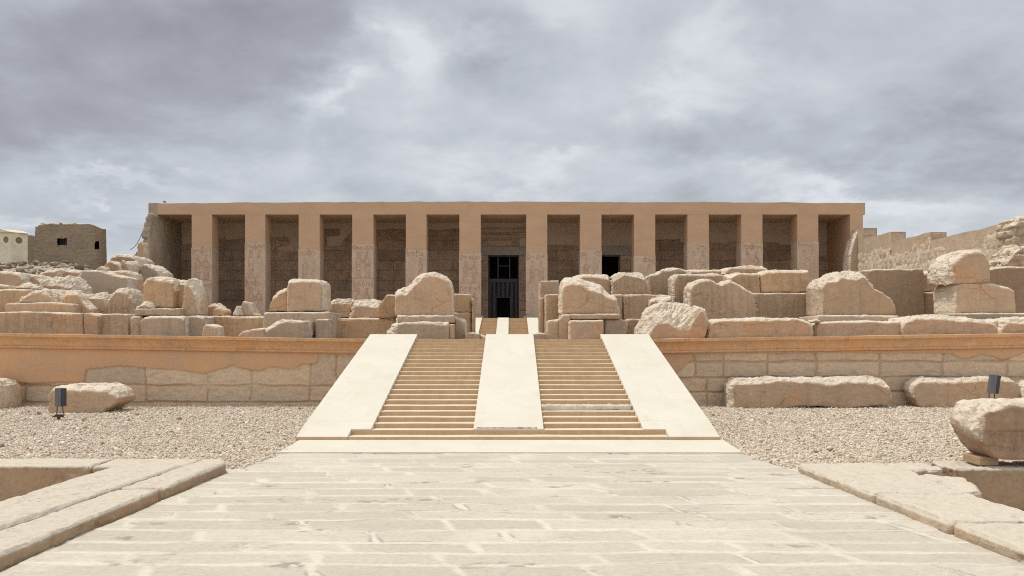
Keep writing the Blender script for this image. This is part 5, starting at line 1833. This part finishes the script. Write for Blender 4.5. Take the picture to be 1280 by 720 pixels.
def right_stones():
    s = stone
    s('tall thin upright slab edging the passage on its right', [(674.2, 421), (674.2, 371.5), (680, 371), (680.2, 421)], 25.0, 1.1, c=.5, rough=.015, it=1)
    s('smooth square pillar stump at the back right of the passage', [(674.6, 421), (674.6, 350.5), (699, 350), (700, 421)], 26.6, 1.3, c=.6, rough=.012, mat='tan', it=1, cl=1)
    s('rust-stained square pillar stump in front, right of the passage', [(681.6, 421), (681.8, 368.5), (684, 367.4), (702, 367.3), (702, 421)], 24.4, 1.2, c=.8, rough=.015, mat='ochre', it=1, cl=1)
    s('low block at the front right corner of the passage', [(683.8, 421), (684, 401.5), (687, 400.2), (700, 399), (700.5, 421)], 22.6, 1.1, c=1, rough=.02, mat='tan', cl=1)
    s('narrow rounded stone left of the brown base block', [(699.7, 421), (699.6, 398), (703, 393.5), (712, 393), (713, 421)], 22.4, 1.0, c=2, rough=.03, mat='tan')
    s('brown base block with a pitted face right of the passage', [(711.5, 421), (711.5, 403), (714, 400.5), (730, 400), (755, 399.6), (755.3, 421)], 21.95, 1.0, c=1.5, rough=.02, mat='tan', cl=1.5)
    s('wide base block in the shade right of the pitted base block', [(755.6, 421), (755.6, 399.5), (776, 399), (783.5, 400), (784, 421)], 22.7, 1.1, c=1, rough=.02, mat='grey')
    s('flat slab on which the white-shouldered great block stands', [(700.5, 401), (700.5, 393), (760, 392), (776, 392), (777, 401)], 22.6, 1.3, c=1, rough=.02, mat='tan', z0=Z_(399.4, 22.8))
    s('great block with broad white sloping shoulder right of the passage', [(701.5, 393.4), (701.5, 357), (704, 350), (707, 346.6), (713, 345.6), (728, 348), (741, 351.6), (752, 355), (757, 362), (764, 367), (771, 373), (775.5, 393.4)], 22.75, 1.3, cuts=0,
      c=[(701, 13), (715, 14), (735, 13), (752, 14), (766, 7), (776, 3)], k=1.5, rough=.045, face=.012, cl=2.5, z0=Z_(392.4, 22.8), it=3)
    s('block with a frayed bright top behind the white-shouldered great block', [(717, 421), (717, 345), (724, 343), (737, 342), (757, 343), (763.5, 345), (764, 421)], 26.6, 1.1, c=7, k=1.4, rough=.06, cl=1, mat='tan')
    s('dressed wall block with frayed top, between two thin bright joints', [(764.8, 421), (764.8, 345), (772, 341.4), (779, 340), (802, 339.6), (805, 343), (811, 350), (812, 421)], 26.2, 1.1, c=[(764, 4), (790, 3), (804, 9), (812, 4)], k=1.4, rough=.06, cl=1.5, mat='relief')
    s('dressed lower wall block left of the tilted rough block', [(757, 421), (757, 370), (766, 368), (779, 367.5), (779.3, 421)], 25.1, 0.8, c=1, rough=.015, mat='tan')
    s('square carved wall block behind the tilted rough block', [(779.8, 421), (780, 368.2), (808, 367.6), (820, 368), (820, 421)], 25.0, 0.8, c=.8, rough=.015, mat='relief')
    s('small upright stone left of the tilted rough block', [(784.5, 421), (785, 399.5), (789, 398.6), (801, 399), (802, 421)], 23.4, 0.8, c=1, rough=.015, mat='tan')
    s('wall block with a humped top behind the small white ledge', [(812, 421), (812, 343), (822, 341.8), (829, 336.6), (838, 334.6), (847, 334.4), (856, 337.2), (866, 338), (867, 421)], 27.4, 1.1, c=3, k=1.5, rough=.05, mat='relief')
    s('long thin top course at the back, behind the arched block', [(856, 421), (856, 337.3), (880, 337), (912, 336.8), (925, 338), (926, 421)], 28.3, 1.2, c=3, k=1.5, rough=.04, mat='tan')
    s('long flat capstone with a bright top on the back course', [(906, 345), (908, 336.5), (914, 333.3), (930, 332.3), (955, 332.8), (962, 336), (966, 345)], 27.6, 1.2, c=4, k=1.3, rough=.05, face=.02, z0=Z_(344, 27.8))
    s('tall carved wall block with bright left edge beside the white ledge', [(842.2, 421), (842, 346), (845, 342.8), (870, 342), (908, 342.2), (909, 421)], 25.6, 1.0, c=3, k=1.5, rough=.05, cl=2, mat='relief')
    s('tall wall block with orange stain and knobbly top behind the arched block', [(909.5, 421), (909.5, 342.5), (924, 340.8), (940, 342), (950, 341), (951, 421)], 25.7, 1.0, c=3, k=1.5, rough=.05, mat='ochre')
    s('small white ledge of broken stone above the tilted rough block', [(811, 421), (811, 370), (822, 368.5), (840, 368.3), (841, 421)], 24.8, 0.9, c=9, k=1.4, rough=.05)
    s('arched block with a bright crumbling rim, centre of the right-hand row', [(863.5, 398.6), (863.7, 359), (867, 353), (874, 349.5), (886, 347.3), (894, 349.6), (901, 353.5), (906, 352), (913, 349), (920, 352.6), (933, 361), (944, 367), (946.5, 398.6)], 24.0, 1.15, cuts=0,
      c=[(863, 5), (880, 4), (905, 4), (925, 3), (946, 1)], k=1.5, rough=.045, cl=1, mat='relief')
    s('plain block in the shadow right of the arched block', [(946, 421), (946, 366), (985, 365.6), (1009, 366), (1009, 421)], 25.2, 0.9, c=1.2, rough=.02, mat='relief')
    s('top course block with a rust-brown right half, left of the massive block', [(951, 366.5), (951, 341), (957, 338), (970, 336.4), (1000, 336.6), (1012, 337), (1012, 366.5)], 25.75, 1.0, c=4, k=1.6, rough=.04, mat='ochre', z0=Z_(365.7, 25.8))
    s('tilted block with a rough pale chiselled face, right of the stairs', [(793, 421), (795, 410), (800, 400), (806, 387), (810, 381), (818, 378.4), (850, 378.6), (860, 380.4), (884, 386.5), (886, 390), (886, 409), (880, 421)], 21.75, 1.2, fit=True,
      c=[(793, 40), (858, 37), (866, 22), (874, 8), (880, 3), (887, 1)], k=0.75, rough=.085, face=.012, it=2, grain=math.radians(-52))
    s('long front slab with a scuffed face, first right of the tilted rough block', [(884.5, 421), (886.5, 406), (893, 400.5), (905, 399), (950, 398), (1000, 397), (1011, 401), (1017, 407), (1018.5, 421)], 21.8, 1.1, c=3, k=1.5, rough=.045, face=.025)
    s('massive block with bright left end and crusted top, right-hand row', [(1028, 398.4), (1028, 357), (1033, 349), (1042, 345), (1052, 340), (1064, 337.5), (1078, 339), (1086, 345), (1088.5, 353), (1096, 360), (1105, 366), (1113, 373), (1120, 380), (1121, 398.4)], 23.5, 1.35, cuts=0,
      c=[(1028, 5), (1040, 10), (1070, 13), (1087, 8), (1100, 2), (1121, 1)], k=1.4, rough=.07, face=.012, cl=1.0, z0=Z_(394.5, 23.5), it=3)
    s('thin ledge slab under the massive block', [(1023, 403), (1024, 394.3), (1075, 394), (1124, 394.6), (1125.5, 403)], 23.0, 1.7, c=1.0, rough=.02, mat='grey', z0=Z_(401.8, 23))
    s('long low front slab under the massive block', [(1019, 421), (1019, 406), (1023, 402.4), (1060, 400.8), (1127, 401.8), (1131, 407), (1129.5, 421)], 22.15, 1.7, c=2, rough=.03, face=.015)
    s('small round white stone at the left foot of the massive block', [(1014, 404.5), (1015, 400.5), (1020, 399), (1026, 399.4), (1029.5, 402), (1029.5, 404.5)], 22.0, 0.4, c=2, rough=.02, face=.02, z0=Z_(404, 22.2))
    s('smooth brown upright slab behind the massive block', [(1084, 421), (1084, 337.5), (1100, 336.6), (1153.6, 335.6), (1156, 344), (1156.6, 421)], 26.2, 1.0, c=.8, rough=.01, face=.02, mat='brown', it=2)
    s('upper dark brown stone between the smooth slab and the balanced boulder', [(1155.5, 364.8), (1155.5, 341), (1162, 337.8), (1174, 339), (1176, 364.8)], 27.0, 0.9, c=3, k=1.5, rough=.03, mat='brown', z0=Z_(364.3, 27))
    s('lower brown stone between the smooth slab and the slant-edged block', [(1155.5, 421), (1155.5, 365.2), (1178, 364.6), (1179, 421)], 26.6, 1.2, c=1, rough=.02, mat='brown')
    s('balanced boulder with a ribbed pale left flank on top of the slant-edged block', [(1186, 355.3), (1184, 346), (1186, 333), (1191, 323), (1199, 316.5), (1208, 313), (1220, 312), (1228, 313), (1235, 319), (1238, 330), (1238.6, 352), (1215, 353.5)], 24.0, 1.25, cuts=0,
      c=[(1184, 10), (1194, 11), (1210, 6), (1228, 4), (1239, 2)], k=1.1, rough=.05, face=.03, cl=9, kl=1.0, z0=Z_(354.2, 24), it=3, name='boulder', cat='boulder', mat='tan')
    s('slant-edged block with bright left end carrying the balanced boulder', [(1194.5, 394), (1194.5, 360), (1198, 354.6), (1205, 352.8), (1242, 353.8), (1262, 358.8), (1269, 363), (1271, 394)], 24.0, 1.3, c=3, k=1.3, rough=.03, cl=2, face=.012, z0=Z_(391.6, 24))
    s('thin plinth slab under the slant-edged block', [(1186, 402), (1187, 391.8), (1230, 391.3), (1330, 391.5), (1330, 402)], 23.2, 2.1, c=1, rough=.02, mat='grey', z0=Z_(400.2, 23.2))
    s('rough front slab with a frayed pale top under the slant-edged block', [(1129, 421), (1128, 408), (1131, 400), (1141, 396.6), (1160, 395.6), (1176, 394.8), (1200, 397), (1234, 399.5), (1249, 402.5), (1254, 410), (1250, 421)], 22.0, 1.3, c=5, k=1.6, rough=.075, face=.025)
    s('rough front slab cut by the right edge of the picture', [(1249, 421), (1251, 409), (1256, 400), (1266, 397.6), (1330, 397.4), (1330, 421)], 21.85, 1.2, c=8, k=1.2, rough=.08, face=.02, cl=4)
    s('brown rust-stained wall block behind the slant-edged block at the right edge', [(1236, 421), (1236, 335), (1262, 333), (1340, 332.6), (1340, 421)], 26.8, 1.1, c=1.5, k=1.4, rough=.03, mat='brown')
    s('tumbled stones heaped in the gap at the far right edge', [(1252, 336), (1254, 326), (1263, 321), (1268, 312), (1276, 307), (1300, 304), (1320, 336)], 31.5, 1.5, c=6, rough=.08, face=.06, z0=1.7, mat='side_render', masonry=0.3)
    s('jagged rubble crest at the top right corner of the side wall', [(1262, 338), (1268.5, 300), (1268, 281), (1272, 272), (1279, 269), (1292, 272), (1320, 262), (1320, 338)], 34.0, 1.4, c=2, rough=.05, face=.06, z0=1.7, mat='side_render', it=1, masonry=0.34)


left_stones()
right_stones()


# ------------------------------------------------------------------ stones on the gravel
GS = 'loose stones lying on the gravel'


def gravel_stones():
    s = stone
    s('pale-topped stone cut by the left edge, against the terrace wall', [(-40, 513), (-40, 474), (-5, 474.5), (10, 477), (20, 482), (23, 490), (24, 513)], 19.9, 0.95, fit=True, c=[(-40, 6), (5, 6), (20, 3), (24, 1)], k=1.3, rough=.04, face=.025, z0=-0.03, group=GS)
    s('boat-shaped pale-topped stone behind the left floodlight', [(61, 516.5), (60.5, 505), (59.5, 489), (64, 484.5), (75, 482.8), (140, 482.2), (152, 484), (162, 490), (168.5, 497.5), (166, 504), (152, 512), (142, 516.5)], 19.05, 1.05, fit=True,
      c=[(60, 6), (100, 9), (135, 11), (155, 13), (168, 3)], k=1.8, rough=.04, face=.025, z0=-0.03, group=GS, it=3)
    s('long beam-like stone with chiselled pale top against the right terrace wall', [(906, 510), (905, 481), (911, 474.5), (925, 472.5), (955, 472.2), (1000, 472.4), (1040, 473), (1058, 471.6), (1098, 471), (1110, 475), (1117.5, 484), (1118, 495), (1108, 507), (1060, 508), (1020, 507), (960, 508)], 20.35, 0.66, fit=True,
      c=[(906, 8), (940, 9), (985, 8), (1030, 12), (1060, 9), (1090, 11), (1118, 9)], k=1.4, rough=.05, face=.02, cl=6, kl=0.8, z0=-0.03, group=GS, it=2)
    s('long rounded stone behind the right floodlight', [(1141, 507), (1133, 497), (1129.5, 486), (1133, 478), (1140, 473), (1152, 472), (1266, 472), (1275, 476), (1279, 483), (1279, 507)], 20.55, 0.5, fit=True, c=[(1129, 9), (1180, 8), (1230, 7), (1265, 7), (1280, 5)], k=1.3, rough=.05, face=.02, cl=5, z0=-0.03, group=GS, it=3)
    s('pale stone at the right edge beyond the long rounded stone', [(1280.5, 507), (1279, 490), (1281, 480), (1288, 476), (1360, 475), (1362, 507)], 20.4, 0.6, c=7, rough=.05, face=.02, z0=-0.03, group=GS)
    # propped boulder of the right bed
    o = s('big inscribed boulder propped on a wooden block at the right edge', [(1222, 573), (1208, 561), (1198, 547), (1191, 536), (1190.5, 527), (1194, 517), (1201, 508), (1209, 503.5), (1230, 503), (1270, 504), (1345, 504), (1360, 520), (1362, 566), (1345, 575), (1244, 575)], 10.25, 0.62, fit=True, cuts=5,
      c=[(1190, 14), (1205, 16), (1228, 12), (1243, 5), (1275, 7), (1310, 6), (1362, 6)], k=1.5, rough=.03, face=.02, cl=8, kl=0.8, down=False, vox=.019, group=None, name='boulder', cat='boulder', mat='brown', it=3)
    # its carved signs: two rows of strokes cut into the face
    me = o.data
    V = get_co(me)
    W = V + np.array(o.location)
    fr = W[:, 1] < 10.25 + 0.30
    r = np.random.default_rng(12)
    L = []
    for (yt, yb) in ((543, 552), (555, 563)):
        px = 1228.0
        while px < 1345:
            zt, zb = Z_(yt, 10.25), Z_(yb, 10.25)
            w = r.uniform(2, 6)
            q = r.integers(0, 4)
            x0, x1 = X_(px, 10.25), X_(px + w, 10.25)
            if q == 0: L.append([(x0, zb), (x0, zt)])
            elif q == 1: L += [[(x0, zt), (x1, zt)], [(x0, (zt + zb) / 2), (x1, (zt + zb) / 2)]]
            elif q == 2: L.append([(x0, zb), ((x0 + x1) / 2, zt), (x1, zb)])
            else: L.append([(x0, zb), (x0, zt), (x1, zt), (x1, zb)])
            px += w + 2.2
    L.append([(X_(1222, 10.25), Z_(540, 10.25)), (X_(1350, 10.25), Z_(539, 10.25))])
    d = line_dist(W[:, 0], W[:, 2], L)
    V[:, 1] += 0.036 * np.exp(-(d / 0.016) ** 2) * fr
    set_co(me, V)
    zb = min(q[2] for q in (get_co(me) + np.array(o.location)))
    MB().box(X_(1228, 10.3), X_(1252, 10.3), 10.36, 10.75, 0.142, zb + 0.035, 0.012).build('wooden_prop', M['wood'])
    tag(recentre(bpy.data.objects['wooden_prop']), 'short wooden prop under the near end of the inscribed boulder', 'wooden block')
    MB().box(X_(1322, 10.3), X_(1346, 10.3), 10.36, 10.8, 0.142, zb + 0.035, 0.012).build('wooden_prop', M['wood'])
    tag(recentre(bpy.data.objects['wooden_prop.001']), 'short wooden prop under the outer end of the inscribed boulder', 'wooden block')
    s('small white stone alone on the left gravel near the stairs', [(324.5, 551), (325, 547.8), (328, 546.4), (331.5, 548), (332, 551)], 14.0, 0.08, c=1, rough=.01, face=.01, z0=-0.01, group=GS, vox=.012, mat='kerb', name='small_stone')
    s('tiny dark stone lying on the left edge of the paving', [(305, 589.5), (305.3, 587), (307, 586), (309.4, 587), (309.6, 589.5)], 10.75, 0.04, c=0, rough=.004, face=.004, z0=0.0, group=GS, vox=.008, mat='brown', name='small_stone')


gravel_stones()


# ------------------------------------------------------------------ floodlights
def floodlight(label, px, py_top, py_bot, d, tilt, stake_top, side):
    t = thing('floodlight', label, 'floodlight', (X_(px, d), d, 0), 'floodlights aimed at the temple')
    z0, z1 = Z_(py_bot, d), Z_(py_top, d)
    zc = (z0 + z1) / 2
    h = (z1 - z0)
    w = 0.21
    x = X_(px, d)
    m = MB().box(-w / 2, w / 2 - 0.075, -0.05, 0.05, -h / 2, h / 2, 0.008)
    m.rot(tilt, axis='Y')
    me = m.mesh('housing')
    me.transform(Matrix.Translation((x, d, zc)))
    hs = link('housing', me, M['lamp'], t)
    m = MB().box(w / 2 - 0.073, w / 2, -0.042, 0.042, -h / 2 + 0.004, h / 2 - 0.004, 0.006)
    for k in range(9):
        z = -h / 2 + h * (k + 0.5) / 9
        m.box(w / 2 - 0.066, w / 2 - 0.008, -0.056, -0.043, z - 0.006, z + 0.006)
    m.rot(tilt, axis='Y')
    me = m.mesh('glass_front')
    me.transform(Matrix.Translation((x, d, zc)))
    link('glass_front', me, M['lamp_side'], hs)
    bx = x - math.sin(tilt) * h / 2
    m = MB()
    m.tube((bx - 0.075, d, z0 + 0.03), (bx - 0.085, d, stake_top), 0.011, 8)
    m.tube((bx + 0.035, d, z0 + 0.03), (bx + 0.055, d, stake_top + 0.01), 0.011, 8)
    m.box(bx - 0.12, bx + 0.075, d - 0.02, d + 0.02, stake_top - 0.025, stake_top)
    m.build('yoke', M['iron'], t)
    m = MB()
    m.box(bx - 0.05 + side, bx + 0.0 + side, d - 0.02, d + 0.02, -0.25, stake_top - 0.026)
    m.box(bx - 0.13 + side, bx + 0.07 + side, d - 0.05, d + 0.03, stake_top - 0.06, stake_top - 0.027, 0.004)
    m.build('stake', M['rust'], t)


floodlight('grey floodlight on a rusty stake in the left gravel', 76, 485, 508, 17.4, 0.0, 0.13, -0.02)
floodlight('tilted grey floodlight standing behind the inscribed boulder on the right', 1242.5, 468.5, 492, 17.3, 0.14, 0.22, 0.0)

# ------------------------------------------------------------------ rubble on the mound, loose wire
r = np.random.default_rng(31)
n = 5200
Y = r.uniform(34, 57, n)
X = r.uniform(-45, -10, n)
z = land(X, Y)
base = np.where(Y < 50, 1.74, FLOOR2)
k = (z - base > 0.9) & (X < -Y * 0.42)
X, Y, z = X[k], Y[k], z[k]
lift = fbm(np.stack([X, Y, X * 0], 1), 0.7, 4, 2) * 0.28 + fbm(np.stack([X, Y, X * 0], 1), 2.2, 3, 4) * 0.10
rad = np.clip(0.085 * np.exp(r.normal(0, 0.6, len(X))), 0.03, 0.28)
o = pebbles('rubble', np.stack([X, Y, z + lift + rad * 0.3], 1), rad, 7, [(0.27, 0.215, 0.16), (0.23, 0.18, 0.13), (0.33, 0.265, 0.20), (0.20, 0.155, 0.115), (0.42, 0.36, 0.28)], sides=1, flat=0.45)
tag(o, 'grey-brown rubble strewn over the mound below the hut', kind='stuff')

cv = MB()
pa, pb = Vector((X_(163, 52), 52, Z_(312, 52))), Vector((X_(178.5, 57), 57, Z_(289, 57)))
N = 12
prev = None
for i in range(N + 1):
    u = i / N
    p = pa.lerp(pb, u) - Vector((0, 0, 0.25 * math.sin(math.pi * u)))
    if prev is not None:
        cv.tube(prev, p, 0.022, 6)
    prev = p
o = cv.build('cable', M['iron'])
tag(recentre(o), 'thin dark cable slung from the ragged temple corner to the mound', 'cable')
